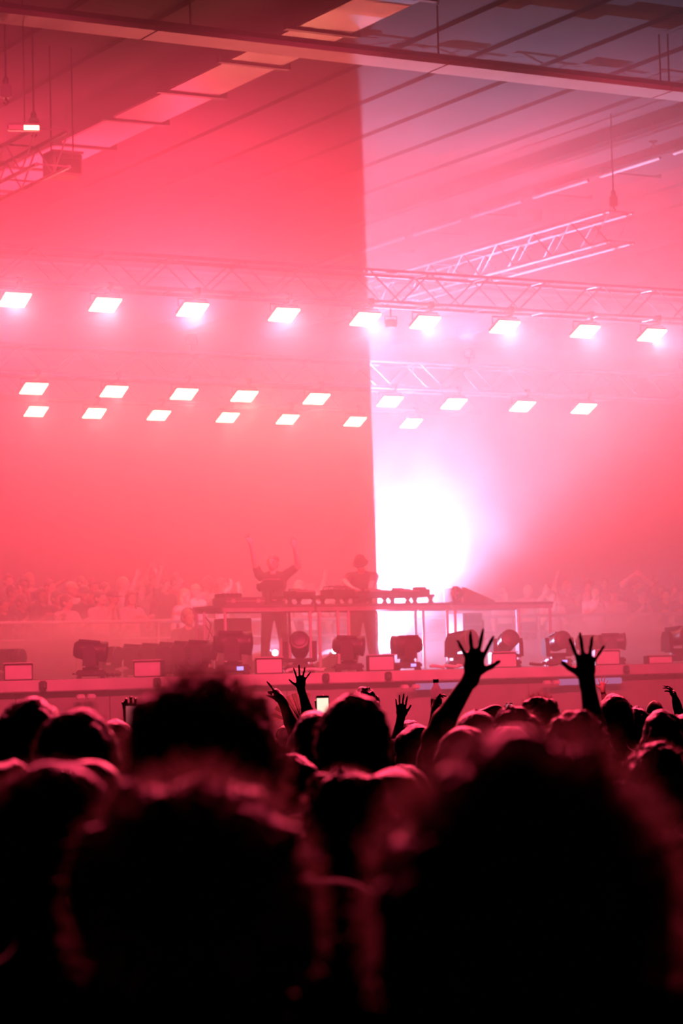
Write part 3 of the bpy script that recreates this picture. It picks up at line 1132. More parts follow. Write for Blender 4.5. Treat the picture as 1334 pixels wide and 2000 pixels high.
def desk(a0, a1, legs, label):
    t = tag(root_hall('equipment_table', a0, 4.3, ST), label, 'table', 'tables of the mixing desk')
    w, h = a1 - a0, ZT - ST
    MB().box(0, w, 0, 1.0, h - .035, h, .006).build('table_top', 'grey_case', t)
    for y in (.02, .95):
        MB().box(0, w, y, y + .04, h - .10, h - .036).build('rail', 'aluminium', t)
    for x, y in legs:
        MB().tube([(x, y, .01), (x, y, h - .09)], .022, 8).build('leg', 'aluminium', t)
        MB().lathe([(.04, 0), (.04, .012), (.025, .02)], 12, 'z', (x, y, 0)).build('foot', 'black_plastic', t)
    return t


desk(.50, 1.98, [(.04, .04), (1.42, .04), (.04, .95), (1.42, .95)], 'left equipment table with grey top in front of the bare-headed performer')
desk(2.02, 4.30, [(.05, .04), (.36, .04), (.54, .04), (2.24, .04), (.05, .95), (2.24, .95)], 'middle equipment table in front of the man in the hat')
desk(4.34, 6.16, [(.06, .04), (1.20, .04), (1.78, .04), (.06, .95), (1.78, .95)], 'right equipment table with white lit corner post')


def gear(name, label, cat, px, b, z, w, d, h, m='black_plastic', rz=0, group=None, bev=.008):
    a = row_a(px, b, z)
    t = tag(root_hall(name, a, b, z, math.radians(rz)), label, cat, group)
    MB().box(-w / 2, w / 2, 0, d, 0, h, bev).build('body', m, t)
    return t


a0, a1 = row_a(562, 4.5, 2.9), row_a(846, 4.5, 2.9)
sh = tag(root_hall('raised_shelf', a0, 4.45, ZT), 'long black raised shelf on short feet carrying the decks', 'shelf')
L = a1 - a0
MB().box(0, L, 0, .6, .095, .13, .006).build('shelf_board', 'black_plastic', sh)
for k in range(7):
    x = .04 + (L - .08) * k / 6
    MB().prism([(x - .05, 0), (x + .05, 0), (x + .02, .05), (x + .05, .095), (x - .05, .095), (x - .02, .05)], .05, .08, 'y').build('foot', 'black_plastic', sh)
    MB().prism([(x - .05, 0), (x + .05, 0), (x + .02, .05), (x + .05, .095), (x - .05, .095), (x - .02, .05)], .5, .53, 'y').build('foot', 'black_plastic', sh)
ZS = ZT + .13
GD = 'media players on the raised shelf'
for px, lb in ((598, 'flat black media player with pale edge, left end of the raised shelf'), (742, 'black media player under the hands of the man in the hat'),
               (800, 'black media player at the glaring right end of the shelf')):
    t = gear('media_player', lb, 'media player', px, 4.55, ZS, .33, .40, .075, group=GD)
    MB().lathe([(.10, .075), (.10, .088), (.085, .094)], 24, 'z', (0, .17, 0)).build('jog_wheel', 'grey_case', t)
    MB().box(-.09, .09, .30, .38, .07, .115, .008).build('screen_hood', 'black_plastic', t)
    for k in range(4):
        MB().lathe([(.012, .075), (.012, .085)], 10, 'z', (-.13, .06 + .05 * k, 0)).build('button', 'diffuser', t)
    MB().box(-.165, .165, -.008, .0, .055, .068).build('front_edge', 'diffuser', t)
t = gear('mixer', 'black mixer in a heap of cables between the two media players', 'mixer', 672, 4.55, ZS, .36, .40, .09)
for i in range(4):
    for k in range(4):
        MB().lathe([(.011, .09), (.009, .112)], 10, 'z', (-.12 + .08 * i, .1 + .07 * k, 0)).build('knob', 'grey_case', t)
for i in range(4):
    MB().tube([(-.15 + .09 * i, .38, .06), (-.1 + .09 * i, .42, .14), (.0 + .07 * i, .35, .15), (.05 + .06 * i, .2, .11)], .012, 6).build('cable', 'cable', t, True)
t = gear('sampler', 'stepped black sampler box at the right end of the shelf', 'sampler', 828, 4.75, ZS, .22, .25, .09)
MB().box(-.08, .08, .05, .2, .09, .125, .008).build('screen_hood', 'black_plastic', t)
# left end of the desk
t = gear('flight_case', 'low dark flight case under the desk gear of the left table', 'case', 480, 4.36, ZT, .62, .44, .11, 'grey_case')
MB().box(-.31, .31, -.006, 0, .05, .06).build('edge_trim', 'aluminium', t)
for s in (-1, 1):
    MB().box(s * .2 - .03, s * .2 + .03, -.012, 0, .03, .085).build('catch', 'aluminium', t)
t = gear('effects_unit', 'small dark effects unit at the left end of the desk', 'effects unit', 455, 4.45, ZT + .11, .30, .3, .06)
for k in range(4):
    MB().lathe([(.012, .06), (.010, .08)], 10, 'z', (-.1 + .07 * k, .1, 0)).build('knob', 'diffuser', t)
a = row_a(452, 5.0, 2.95)
t = tag(root_hall('laptop', a - .05, 5.0, ZT, math.radians(-30)), 'open laptop with pale lit back tilted up at the left desk end', 'laptop')
MB().box(-.17, .17, 0, .24, 0, .02, .006).build('keyboard_base', 'grey_case', t)
MB().prism([(0, .02), (.012, .02), (.19, .20), (.178, .20)], -.17, .17).build('screen_lid', 'paper', t)
a = row_a(530, 4.6, 3.0)
t = tag(root_hall('monitor_arm_display', a, 4.62, ZT + .0, 0), 'dark display on a short pole standing before the bare-headed performer', 'display')
MB().lathe([(.09, 0), (.09, .015), (.02, .025)], 20).build('stand_foot', 'black_plastic', t)
MB().tube([(0, 0, .02), (0, 0, .26)], .022, 10).build('pole', 'black_plastic', t)
MB().prism([(-.21, .25), (-.17, .20), (-.04, .22), (.06, .19), (.17, .25), (.19, .33), (.12, .36), (-.11, .37), (-.2, .31)], -.05, .05, 'y').build('display_panel', 'black_plastic', t)
MB().box(-.13, .13, -.03, .05, .365, .378).build('top_edge', 'diffuser', t)
for i, px in enumerate((508, 541)):
    MB().box(-.03, .03, 0, .02, 0, .02).build('button_bar', 'diffuser', t).location = ((i - .5) * .16, -.26, .055)
# right table: desk fan and leaning case lid
a = row_a(886, 4.7, 2.95)
t = tag(root_hall('desk_fan', a, 4.7, ZT, math.radians(-25)), 'small round desk fan on the right table in the glare', 'fan')
MB().lathe([(.08, 0), (.08, .02), (.02, .035)], 18).build('base', 'black_plastic', t)
MB().tube([(.0, .02, .03), (.0, .03, .12)], .016, 8).build('neck', 'black_plastic', t)
fan = MB().lathe([(.025, .16), (.07, .12), (.11, .03), (.105, .0)], 20, 'y').build('motor_housing', 'black_plastic', t, True)
fan.matrix_local = Matrix.Translation((0.02, 0, .15)) @ Matrix.Rotation(math.radians(-55), 4, 'Z')
for k in range(5):
    MB().box(.01, .09, -.012, -.006, -.022, .022).build('blade', 'diffuser', fan).rotation_euler = (0, math.radians(72 * k), 0)
for rr in (.105, .07, .035):
    MB().tube([(rr * math.cos(q * math.pi / 8), -.03, rr * math.sin(q * math.pi / 8)) for q in range(17)], .004, 5, False).build('guard_ring', 'steel_dark', fan)
a0, a1 = row_a(905, 4.9, 2.9), row_a(955, 4.9, 2.9)
t = tag(root_hall('case_lid', a0, 4.95, ZT), 'dark wedge-shaped case lid leaning on the right table in smoke', 'case')
MB().prism([(0, 0), (a1 - a0 + .15, 0), (a1 - a0 + .12, .05), (.06, .25), (0, .25)], 0, .5, 'y').build('shell', 'grey_case', t)
MB().box(.0, .02, -.01, .51, .0, .26).build('edge_trim', 'aluminium', t)
# under the desk
t = gear('speaker', 'tall black monitor speaker standing under the left table', 'speaker', 470, 4.75, ST, .40, .42, .80, 'black_matte')
MB().box(-.185, .185, -.012, 0, .03, .77).build('grille', 'black_plastic', t)
MB().lathe([(.12, -.014), (.12, -.018), (.05, -.013)], 20, 'y', (0, 0, .25)).build('woofer', 'grey_case', t)
t = gear('equipment_rack', 'dark equipment rack under the right table, veiled by smoke', 'rack', 926, 5.2, ST, .36, .45, .84, 'grey_case')
for k in range(5):
    MB().box(-.16, .16, -.01, 0, .04 + .16 * k, .17 + .16 * k).build('rack_unit', 'black_plastic', t)
for k in range(2):
    MB().box(.17, .20, -.014, 0, .55 - .22 * k, .73 - .22 * k).build('side_plate', 'diffuser', t)
for px, b, lb in ((640, 7.0, 'dark wedge monitor on the deck between the two performers'), (506, 7.0, 'dark wedge monitor on the deck left of the bare-headed performer'),
                  (775, 7.0, 'dark wedge monitor on the deck in the white glare')):
    a = row_a(px, b, ST + .15)
    t = tag(root_hall('monitor_wedge', a, b - .1, ST, 0), lb, 'speaker', 'wedge monitors on the deck')
    MB().prism([(-.27, 0), (.27, 0), (.27, .30), (.16, .34), (-.27, .12)], 0, .42, 'y').build('cabinet', 'black_matte', t)
    MB().prism([(-.26, .13), (-.255, .118), (.165, .332), (.16, .345)], .02, .40, 'y').build('grille', 'grey_case', t)
# cable stand at the left of the desk
a = row_a(400, 4.9, 2.2)
t = tag(root_hall('cable_stand', a, 4.9, ST), 'thin stand with dangling cables left of the desk', 'stand')
MB().tube([(0, 0, 0), (0, 0, .9)], .02, 8).build('pole', 'aluminium', t)
MB().lathe([(.12, 0), (.12, .015), (.03, .03)], 16).build('base', 'black_plastic', t)
for k in range(4):
    MB().tube([(.0, 0, .85 - .05 * k), (.10 + .03 * k, -.02, .72 - .12 * k), (.05 + .05 * k, .0, .5 - .1 * k), (.16 - .04 * k, .02, .3), (.1, 0, .02)], .010, 6).build('cable', 'cable_pale' if k % 2 else 'cable', t, True)
# the two smaller white floor lights
for px, py, b, lb in ((537, 1276, 6.6, 'small white floor light shining between the legs of the bare-headed performer'), (653, 1272, 6.6, 'small white floor light left of the man in the hat')):
    a, z = row(px, py, b)
    t = tag(root_hall('floor_spot', a, b, ST, math.radians(-25)), lb, 'stage light', 'small white floor spots')
    MB().box(-.09, .09, -.06, .06, 0, .03, .006).build('base', 'black_plastic', t)
    h = MB().lathe([(.035, .12), (.05, .08), (.055, -.03), (.05, -.034)], 18, 'y').build('can', 'black_plastic', t, True)
    h.matrix_local = Matrix.Translation((0, 0, z - ST)) @ Matrix.Rotation(math.radians(-12), 4, 'X')
    MB().lathe([(.047, -.036), (.047, -.040)], 18, 'y').build('lens', 'strobe_face', h)
    MB().tube([(-.07, 0, .02), (-.07, 0, z - ST)], .008, 6).tube([(.07, 0, .02), (.07, 0, z - ST)], .008, 6).build('yoke', 'black_plastic', t)
    lamp('SPOT', t, (0, .25, z - ST + .1), WHITE, E_SPOT, aim=(.2, 1, .12), r=.05, spot_size=math.radians(110), spot_blend=.6)

# ------------------------------------------------------------------ rigging under the roof
def hoist(p1, label, motor=True, group='chain hoists', top=9.995):
    t = tag(empty('chain_hoist', p1), label, 'hoist', group)
    h = top - p1.z
    MB().tube([(0, 0, .05), (0, 0, h)], .012, 6).build('chain', 'steel_dark', t)
    if motor:
        MB().box(-.06, .06, -.05, .05, .08, .24, .015).lathe([(.035, .24), (.035, .30), (.015, .33)], 12).build('motor', 'steel_dark', t)
    MB().tube([(0, 0, .06), (.03, 0, .03), (0, 0, 0), (-.03, 0, .03)], .012, 6).build('hook', 'steel_dark', t)
    return t


hoist(T(6.08, 2.32, 8.47), 'chain hoist holding the near end of the right side truss')
hoist(P(1276, 290, 37), 'chain hoist below the pale pipe at the upper right')
hoist(T(4.45, -1.55, 9.27), 'chain by the cross beam at the right edge', False)
hoist(T(4.15, -1.60, 9.27), 'thin chain by the cross beam, left of the other', False)
hoist(T(-3.7, .9, 8.46), 'chain hoist over the truss at the upper left edge')
hoist(P(12, 205, 28), 'chain hoist in the upper left corner')
a_, z_ = 0, 0
p = P(48, 250, 27.5)
t = tag(empty('flood_light', p), 'small burning floodlight hanging at the upper left', 'lamp')
t.rotation_euler = (0, 0, math.radians(10))
MB().box(-.19, .17, -.05, .05, -.035, .05, .01).build('housing', 'steel_dark', t)
MB().box(-.01, .16, -.058, -.045, -.03, .02).build('light_tube', 'flood_face', t)
MB().box(-.18, -.02, -.056, -.045, -.03, .02).build('reflector', 'stage_lip', t)
MB().tube([(0, 0, .05), (0, 0, 9.855 - p.z)], .008, 6).build('cable', 'steel_dark', t)
p = P(122, 322, 31)
t = tag(empty('air_unit', p), 'pale boxy air unit under the roof at the upper left', 'air unit')
t.rotation_euler = (0, 0, ANG)
MB().box(-.2, .2, -.18, .18, -.16, .12, .015).build('casing', 'stage_lip', t)
MB().box(-.17, .17, -.19, -.18, -.13, .05).build('grille', 'steel_dark', t)
MB().box(-.21, .21, -.19, .19, .12, .15).build('top_flange', 'stage_lip', t)
MB().tube([(-.15, 0, .1), (-.15, 0, 9.855 - p.z)], .01, 6).tube([(.15, 0, .1), (.15, 0, 9.855 - p.z)], .01, 6).build('hanger', 'steel_dark', t)
for (x, y, d, lb) in ((1035, 415, 42, 'pale rounded air unit high above the right half of the stage'),):
    p = P(x, y, d)
    t = tag(empty('air_unit', p), lb, 'air unit')
    t.rotation_euler = (0, 0, ANG)
    MB().lathe([(.10, -.16), (.2, -.14), (.22, .0), (.2, .12), (.1, .15)], 20).build('casing', 'roof_dark', t, True)
    MB().box(-.3, .3, -.1, .1, .15, .2).build('top_flange', 'stage_lip', t)
    MB().tube([(0, 0, .1), (0, 0, 9.855 - p.z)], .012, 6).build('hanger', 'steel_dark', t)
# ------------------------------------------------------------------ the two performers and a stage hand
def back_person(px, b, zf, top_y, facing, label, group, arms_px=None, head=(0, 0, 0), hgt=None, hair=None, vox=.009, **k):
    """stands on height zf with its head top at picture height top_y; arms_px: side -> (elbow px, wrist px, depth offset forward, finger dir px, palm, style, sleeve)"""
    a = row_a(px, b, zf + 1.6)
    base = T(a, b, zf)
    ztop = row(px, top_y, b)[1]
    h = hgt or (ztop - zf)
    d = base.y
    arms = {}
    for s, q in (arms_px or {}).items():
        (ex, ey), (wx, wy), de, dw, fd, pn, style, sl = q
        e = local_of(base, facing, h, P(ex, ey, d - de))
        w = local_of(base, facing, h, P(wx, wy, d - dw))
        arms[s] = dict(e=e, w=w, f=local_dir(facing, fd), n=local_dir(facing, pn), style=style, sleeve=sl)
    me = body_mesh(arms=arms, head=head, vox=vox, **k.pop('body', {}))
    return person(label, group, base, facing, h, me, hair, head=head, **k)


to_cam = Vector((-.03, -1, 0)).normalized()
back_person(533, 5.75, ST, 1083, to_cam, 'bare-headed performer in a dark t-shirt raising both arms behind the desk', None,
            {1: ((499, 1106), (490, 1064), .05, .12, (-.35, 0, 1), (.3, -1, 0), 'flat', 'short'),
             -1: ((583, 1106), (576, 1070), .05, .12, (-.12, 0, 1), (-.3, -1, 0), 'flat', 'short')},
            head=(-12, 2, 0), hair=get_hair('short', -.006, 2, .008), vox=.008, top='black', legs='black', skin=2, hairc='brown', body=dict(legs=.07, broad=1.16, legw=1.12))
back_person(706, 5.75, ST, 1083, Vector((-.05, -1, 0)).normalized(), 'performer in dark t-shirt and brimmed hat bending over the decks', None,
            {1: ((673, 1137), (688, 1150), .15, .50, (.8, -.6, -.1), (0, 0, -1), 'relaxed', 'short'),
             -1: ((728, 1140), (722, 1152), .12, .50, (-.5, -.8, -.1), (0, 0, -1), 'relaxed', 'short')},
            head=(-6, -26, 4), hat=get_hair('hat', 0, 0, .009), vox=.008, top='black', legs='charcoal', skin=2, body=dict(legs=.05, broad=1.04, legw=1.18))

# ------------------------------------------------------------------ crowd behind the stage
mV = -V
POSE = dict(
    rail=dict(arms={s: dict(e=(s * .27, .14, 1.14), w=(s * .16, .34, 1.33), f=(-s * .8, .4, 0), n=(0, 0, -1), style='relaxed') for s in (-1, 1)}),
    fist=dict(arms={1: dict(e=(.30, .12, 1.62), w=(.24, .16, 1.87), f=(0, 0, 1), n=(0, 1, 0), style='fist'), -1: dict(e=(-.27, .14, 1.16), w=(-.14, .32, 1.32), f=(.8, .4, 0), n=(0, 0, -1), style='relaxed')}),
    reach=dict(arms={-1: dict(e=(-.36, .16, 1.52), w=(-.55, .30, 1.66), f=(-.7, .4, .6), n=(0, 0, -1), style='flat'), 1: dict(e=(.27, .14, 1.16), w=(.14, .32, 1.32), f=(-.8, .4, 0), n=(0, 0, -1), style='relaxed')}),
    reachr=dict(arms={1: dict(e=(.36, .16, 1.54), w=(.54, .30, 1.74), f=(.6, .4, .7), n=(0, 0, -1), style='flat'), -1: dict(e=(-.27, .14, 1.16), w=(-.14, .32, 1.32), f=(.8, .4, 0), n=(0, 0, -1), style='relaxed')}),
    up=dict(arms={s: dict(e=(s * .30, .08, 1.62), w=(s * .22, .14, 1.88), f=(-s * .1, .1, 1), n=(0, 1, 0), style='open') for s in (-1, 1)}),
    cross=dict(arms={1: dict(e=(.30, .06, 1.66), w=(.06, .12, 1.84), f=(-.9, .1, .4), n=(0, 1, 0), style='flat'), -1: dict(e=(-.30, .06, 1.66), w=(-.06, .14, 1.82), f=(.9, .1, .4), n=(0, 1, 0), style='flat')}),
    clap=dict(arms={s: dict(e=(s * .23, .10, 1.16), w=(s * .06, .26, 1.38), f=(-s * .2, .3, 1), n=(-s, 0, 0), style='flat') for s in (-1, 1)}),
    phone=dict(arms={1: dict(e=(.24, .22, 1.40), w=(.10, .34, 1.60), f=(-.1, .1, 1), n=(0, -1, 0), style='grip'), -1: dict(e=(-.24, .20, 1.30), w=(-.06, .36, 1.55), f=(.1, .1, 1), n=(0, -1, 0), style='grip')}),
    point=dict(arms={1: dict(e=(.30, .20, 1.58), w=(.30, .28, 1.84), f=(.1, .1, 1), n=(-.3, 1, 0), style='point'), -1: dict()}),
    down=dict())
POSE_TXT = dict(rail='leaning forward', fist='one fist raised', reach='one arm sideways', reachr='one arm stretched up', up='both arms up',
                cross='arms crossed overhead', clap='clapping at chest', phone='hands before face', point='finger pointing up', down='arms down')
TOPTXT = dict(black='black top', charcoal='charcoal top', navy='navy top', white='white top', pale='pale top', red='red top', grey='grey top')
HTXT = dict(short='short-haired', curly='curly-haired', long='long-haired', cap='capped', bun='bun-haired', tied='pony-tailed')


def crowd_body(p, hd, seed):
    k = (p, hd)
    if k not in BODY:
        BODY[k] = body_mesh(vox=.0115, head=hd, broad=.97, **POSE[p])
    return BODY[k]


# px, head-top y, tier, pose, hair, hair colour, top, skin
CROWD_L = [(6, 1166, 0, 'rail', 'short', 'black', 'black', 0), (42, 1160, 0, 'clap', 'short', 'brown', 'charcoal', 0), (82, 1146, 0, 'rail', 'long', 'black', 'black', 1),
           (112, 1152, 0, 'rail', 'short', 'black', 'charcoal', 0), (130, 1160, 0, 'rail', 'short', 'brown', 'pale', 2), (164, 1143, 0, 'rail', 'cap', 'black', 'black', 0),
           (196, 1152, 0, 'clap', 'short', 'black', 'pale', 2), (220, 1150, 0, 'rail', 'cap', 'black', 'grey', 0), (256, 1152, 0, 'rail', 'long', 'brown', 'pale', 2),
           (322, 1126, 1, 'fist', 'short', 'black', 'black', 0), (362, 1148, 0, 'rail', 'long', 'blond', 'pale', 2),
           (24, 1142, 1, 'phone', 'short', 'black', 'grey', 0), (45, 1126, 1, 'reach', 'curly', 'black', 'navy', 1), (98, 1130, 1, 'down', 'short', 'brown', 'pale', 2),
           (140, 1136, 1, 'down', 'cap', 'blond', 'white', 2), (182, 1132, 1, 'down', 'short', 'black', 'red', 0), (206, 1136, 1, 'reachr', 'short', 'black', 'grey', 2),
           (241, 1126, 1, 'down', 'short', 'blond', 'pale', 2), (276, 1138, 1, 'up', 'tied', 'brown', 'grey', 2), (345, 1118, 1, 'down', 'short', 'black', 'red', 0),
           (382, 1140, 1, 'down', 'cap', 'blond', 'white', 2), (408, 1124, 1, 'down', 'short', 'brown', 'pale', 0), (432, 1128, 1, 'phone', 'long', 'brown', 'pale', 2),
           (466, 1136, 1, 'down', 'short', 'black', 'grey', 0), (16, 1120, 2, 'down', 'short', 'brown', 'grey', 2), (58, 1118, 2, 'down', 'short', 'blond', 'pale', 2),
           (160, 1124, 2, 'down', 'tied', 'brown', 'red', 2), (300, 1122, 2, 'up', 'short', 'black', 'charcoal', 0), (586, 1132, 1, 'down', 'long', 'blond', 'pale', 2),
           (608, 1140, 0, 'rail', 'short', 'brown', 'pale', 2), (636, 1134, 1, 'point', 'short', 'brown', 'white', 2), (662, 1142, 0, 'rail', 'tied', 'black', 'grey', 0)]
CROWD_R = [(984, 1148, 1, 'down', 'short', 'brown', 'pale', 2), (1030, 1142, 1, 'down', 'short', 'blond', 'white', 2), (1068, 1140, 1, 'phone', 'short', 'brown', 'grey', 2),
           (1078, 1152, 0, 'clap', 'tied', 'black', 'pale', 2), (1108, 1134, 1, 'fist', 'short', 'blond', 'red', 2), (1128, 1150, 0, 'rail', 'short', 'black', 'grey', 0),
           (1148, 1132, 1, 'down', 'curly', 'brown', 'pale', 2), (1163, 1142, 0, 'clap', 'long', 'black', 'white', 2), (1180, 1128, 2, 'reachr', 'short', 'brown', 'pale', 2),
           (1200, 1144, 0, 'rail', 'cap', 'black', 'pale', 2), (1214, 1136, 1, 'reach', 'short', 'black', 'grey', 0), (1242, 1130, 1, 'cross', 'short', 'brown', 'grey', 2),
           (1252, 1146, 0, 'clap', 'short', 'black', 'black', 0), (1272, 1130, 2, 'down', 'short', 'brown', 'pale', 2), (1290, 1140, 1, 'up', 'tied', 'black', 'charcoal', 0),
           (1300, 1148, 0, 'reach', 'short', 'black', 'black', 2), (1316, 1144, 1, 'phone', 'short', 'brown', 'pale', 2), (1331, 1148, 0, 'rail', 'long', 'black', 'charcoal', 0)]
ROWN = ('front', 'second', 'rear')
for side, lst in (('left', CROWD_L), ('right', CROWD_R)):
    for tier in (0, 1, 2):
        mem = sorted([q for q in lst if q[2] == tier])
        for i, (px, ty, _, pose, hs, hc, top, skin) in enumerate(mem):
            b = (10.06, 11.05, 12.1)[tier] + (.45 if i % 2 else 0)
            if i % 2 and pose == 'rail':
                pose = 'down'
            zf = TIERS[tier][2]
            a = row_a(px, b, zf + 1.6)
            base = T(a, b, zf)
            h = min(1.92, max(1.52, row(px, ty, b)[1] - zf - .015))
            if h <= 1.52 or h >= 1.92:
                print('HEIGHT', px, round(row(px, ty, b)[1] - zf, 2))
            hd = ((0, 0, 0), (18, -4, 3), (-20, 4, -4))[(i + tier) % 3]
            fac = (mV + U * (-.35 if side == 'right' else .30)).normalized()
            word = ORD[i] if i < 20 else 'last'
            person('%s person, %s, %s, %s in %s row at %s rail' % (HTXT[hs], TOPTXT[top], POSE_TXT[pose], word, ROWN[tier], side), 'people behind the stage', base, fac, h,
                   crowd_body(pose, hd, i), get_hair(hs, 0 if hs != 'curly' else .025, i % 2, .0125), top, 'charcoal', skin, hc, hd)
# stage hand standing in the gap behind the desk
fac = Vector((.2, -1, 0)).normalized()
a = row_a(368, 8.4, 2.6)
base = T(a, 8.4, .9)
hb = tag(root_hall('work_step', a, 8.4, 0), 'dark work step in the gap behind the stage', 'step')
MB().box(-.5, .5, -.4, .4, .8, .9, .01).build('tread', 'stage_deck', hb)
for x in (-.45, .45):
    for y in (-.35, .35):
        MB().box(x - .03, x + .03, y - .03, y + .03, 0, .8).build('leg', 'steel_dark', hb)
sh_ = person('stage hand in dark top and headphones standing in the gap left of the desk', None, base, fac, row(372, 1190, 8.4)[1] - .9, crowd_body('down', (18, -4, 3), 0), get_hair('short', -.004, 1, .0125), 'black', 'black', 0, 'brown', (18, -4, 3))
hp = MB().tube([(.095 * math.cos(math.pi * k / 12), 0, 1.66 + .105 * math.sin(math.pi * k / 12)) for k in range(13)], .012, 6).lathe([(.03, .075), (.04, .085), (.04, .105), (.02, .11)], 14, 'x', (0, 0, 1.62)).lathe([(.03, -.075), (.04, -.085), (.04, -.105), (.02, -.11)], 14, 'x', (0, 0, 1.62)).build('headphones', 'black_plastic', sh_)

# ------------------------------------------------------------------ crowd in front of the stage, seen from behind
def fwd(base):
    f = T(2.5, 4, 0) - Vector(base)
    f.z = 0
    return f.normalized()


STAND = {'mid': dict(), 'broad': dict(broad=1.15), 'slim': dict(broad=.92)}


def front(px, top_y, d, label, build='mid', hair='short', vol=0.0, seed=0, top='black', hairc='black', skin=0, head=(0, 0, 0), fuzz=0, wide=1.0, turn=0, arms=None, hvox=.010, vox=.012, group='crowd seen from behind', flen=.045):
    extra = (.012 + vol) if hair not in ('cap', 'hat') else .012
    extra += vol * .25
    p = P(px, top_y, d)
    base = Vector((p.x, p.y, 0))
    fc = fwd(base)
    if turn:
        fc = Matrix.Rotation(math.radians(turn), 3, 'Z') @ fc
    h = p.z * 1.75 / (1.747 + extra)
    if arms:
        A = {}
        for s, q in arms.items():
            (ex, ey, ed), (wx, wy, wd), fd, pn, style, sl = q
            A[s] = dict(e=local_of(base, fc, h, P(ex, ey, d - ed)), w=local_of(base, fc, h, P(wx, wy, d - wd)), f=local_dir(fc, fd), n=local_dir(fc, pn), style=style, sleeve=sl)
        me = body_mesh(arms=A, head=head, vox=vox, **STAND[build])
    else:
        me = get_body((build, head), head=head, vox=vox, **STAND[build])
    return person(label, group, base, fc, h, me, get_hair(hair, vol, seed, hvox, wide), top, 'black', skin, hairc, head, fuzz_mesh(vol, seed + 50, fuzz, flen, wide) if fuzz else None)


# nearest
front(1018, 1462, 2.25, 'nearest person, huge dark curly head filling the lower right', 'broad', 'curly', .036, 4, hvox=.006, fuzz=4000, wide=1.03, flen=.03)
front(380, 1528, 2.75, 'near person with large curly head at the lower left centre', 'mid', 'curly', .036, 9, hvox=.006, fuzz=4000, flen=.03)
front(98, 1508, 3.6, 'person with smooth round dark head at the lower left edge', 'mid', 'short', .006, 3, hvox=.007, wide=1.16, fuzz=2500, flen=.02)
front(395, 1330, 4.1, 'tall person with big curly hair under the receding light row', 'broad', 'curly', .030, 6, hvox=.006, fuzz=4000, flen=.03)
front(668, 1512, 5.2, 'person with pale-rimmed wavy hair between the two nearest curly heads', 'mid', 'curly', .008, 14, hvox=.008, fuzz=2500, flen=.02, top='grey', turn=20)
front(152, 1390, 5.6, 'person with flat-topped short hair in front of the left panel box', 'mid', 'short', .002, 5, hvox=.008, wide=1.05, fuzz=1200, flen=.012)
front(62, 1372, 6.6, 'person with cropped curls at the left edge of the crowd', 'mid', 'short', .006, 8, hvox=.008, fuzz=1200, flen=.012)
front(688, 1364, 6.2, 'person with square short haircut and ears showing at picture centre', 'broad', 'short', .004, 10, hvox=.008, fuzz=1000, flen=.012)
front(172, 1490, 4.6, 'person with thin rim-lit hair just behind the smooth round head', 'slim', 'tied', .0, 2, hvox=.009)
front(18, 1492, 5.0, 'person partly cut off at the left edge above the smooth round head', 'mid', 'short', .0, 4, hvox=.009)
front(905, 1428, 7.4, 'person with round rim-lit head in front of the raised left arm', 'mid', 'short', .002, 12, hvox=.009, fuzz=800, flen=.012)
front(1120, 1397, 7.6, 'person with curly hair below the tall raised hand', 'mid', 'curly', .012, 15, hvox=.008, fuzz=1800, flen=.02)
front(1278, 1456, 7.2, 'person with dark bushy hair at the lower right edge', 'mid', 'curly', .020, 16, hvox=.008, fuzz=1800, flen=.02)
front(1199, 1358, 11.5, 'long-necked person with ears showing, right of the tall raised arm', 'slim', 'short', -.002, 11, hvox=.009, fuzz=600, flen=.012)
front(1291, 1391, 9.6, 'person with shaved round head and both ears showing at the right', 'mid', 'short', -.008, 13, hvox=.009, skin=1)
front(1050, 1359, 10.6, 'person with round dark hair standing before the stage right of centre', 'mid', 'curly', .0, 17, hvox=.009, fuzz=1200, flen=.02)
front(1012, 1388, 8.5, 'person with dark hair left of the round-haired one', 'mid', 'curly', .010, 18, hvox=.009, fuzz=800, flen=.02)
front(992, 1420, 8.0, 'person with soft rim-lit hair right of the raised left arm', 'mid', 'long', .004, 19, hvox=.010)
front(812, 1418, 9.8, 'person with rim-lit ear left of the raised left arm', 'mid', 'short', .0, 20, hvox=.010, head=(10, 0, 0))
front(570, 1478, 7.6, 'person with low dark head between the curly head and the square haircut', 'slim', 'short', .002, 21, hvox=.010)
front(622, 1392, 8.2, 'long-haired person half hidden behind the square haircut', 'slim', 'long', .004, 22, hvox=.010)
front(710, 1346, 13.5, 'person with small curly head peeking over the square haircut', 'slim', 'curly', -.002, 23, hvox=.010)
front(790, 1498, 7.0, 'person with low rim-lit head under the raised left arm', 'mid', 'short', .002, 24, hvox=.010)
front(760, 1508, 5.5, 'person with pale rim-lit hair beside the large curly head', 'slim', 'tied', .002, 25, hvox=.010)
front(1240, 1384, 12.5, 'person with dark hair between the long neck and the shaved head', 'mid', 'curly', .004, 26, hvox=.010)
front(1160, 1440, 9.9, 'person with short hair under the tall raised arm', 'slim', 'short', .0, 27, hvox=.010)
front(1330, 1398, 11.0, 'person with dark hair cut off by the right edge', 'mid', 'curly', .006, 28, hvox=.010)
front(225, 1412, 9.5, 'person with cap left of the lifted phone', 'mid', 'cap', .0, 0, hvox=.010)
front(858, 1410, 13.1, 'distant person with pale rim-lit head behind the raised left arm', 'slim', 'short', .0, 29, hvox=.010, top='pale')
front(1278, 1372, 20.0, 'distant person with shiny bald head below the stage at the right', 'mid', 'short', -.02, 30, hvox=.010, skin=2)
front(1215, 1368, 22.0, 'distant person below the stage right of the long neck', 'slim', 'long', .0, 31, hvox=.010, top='pale')
front(958, 1402, 15.4, 'distant dark-haired person below the drooping hand', 'mid', 'short', .0, 32, hvox=.010)
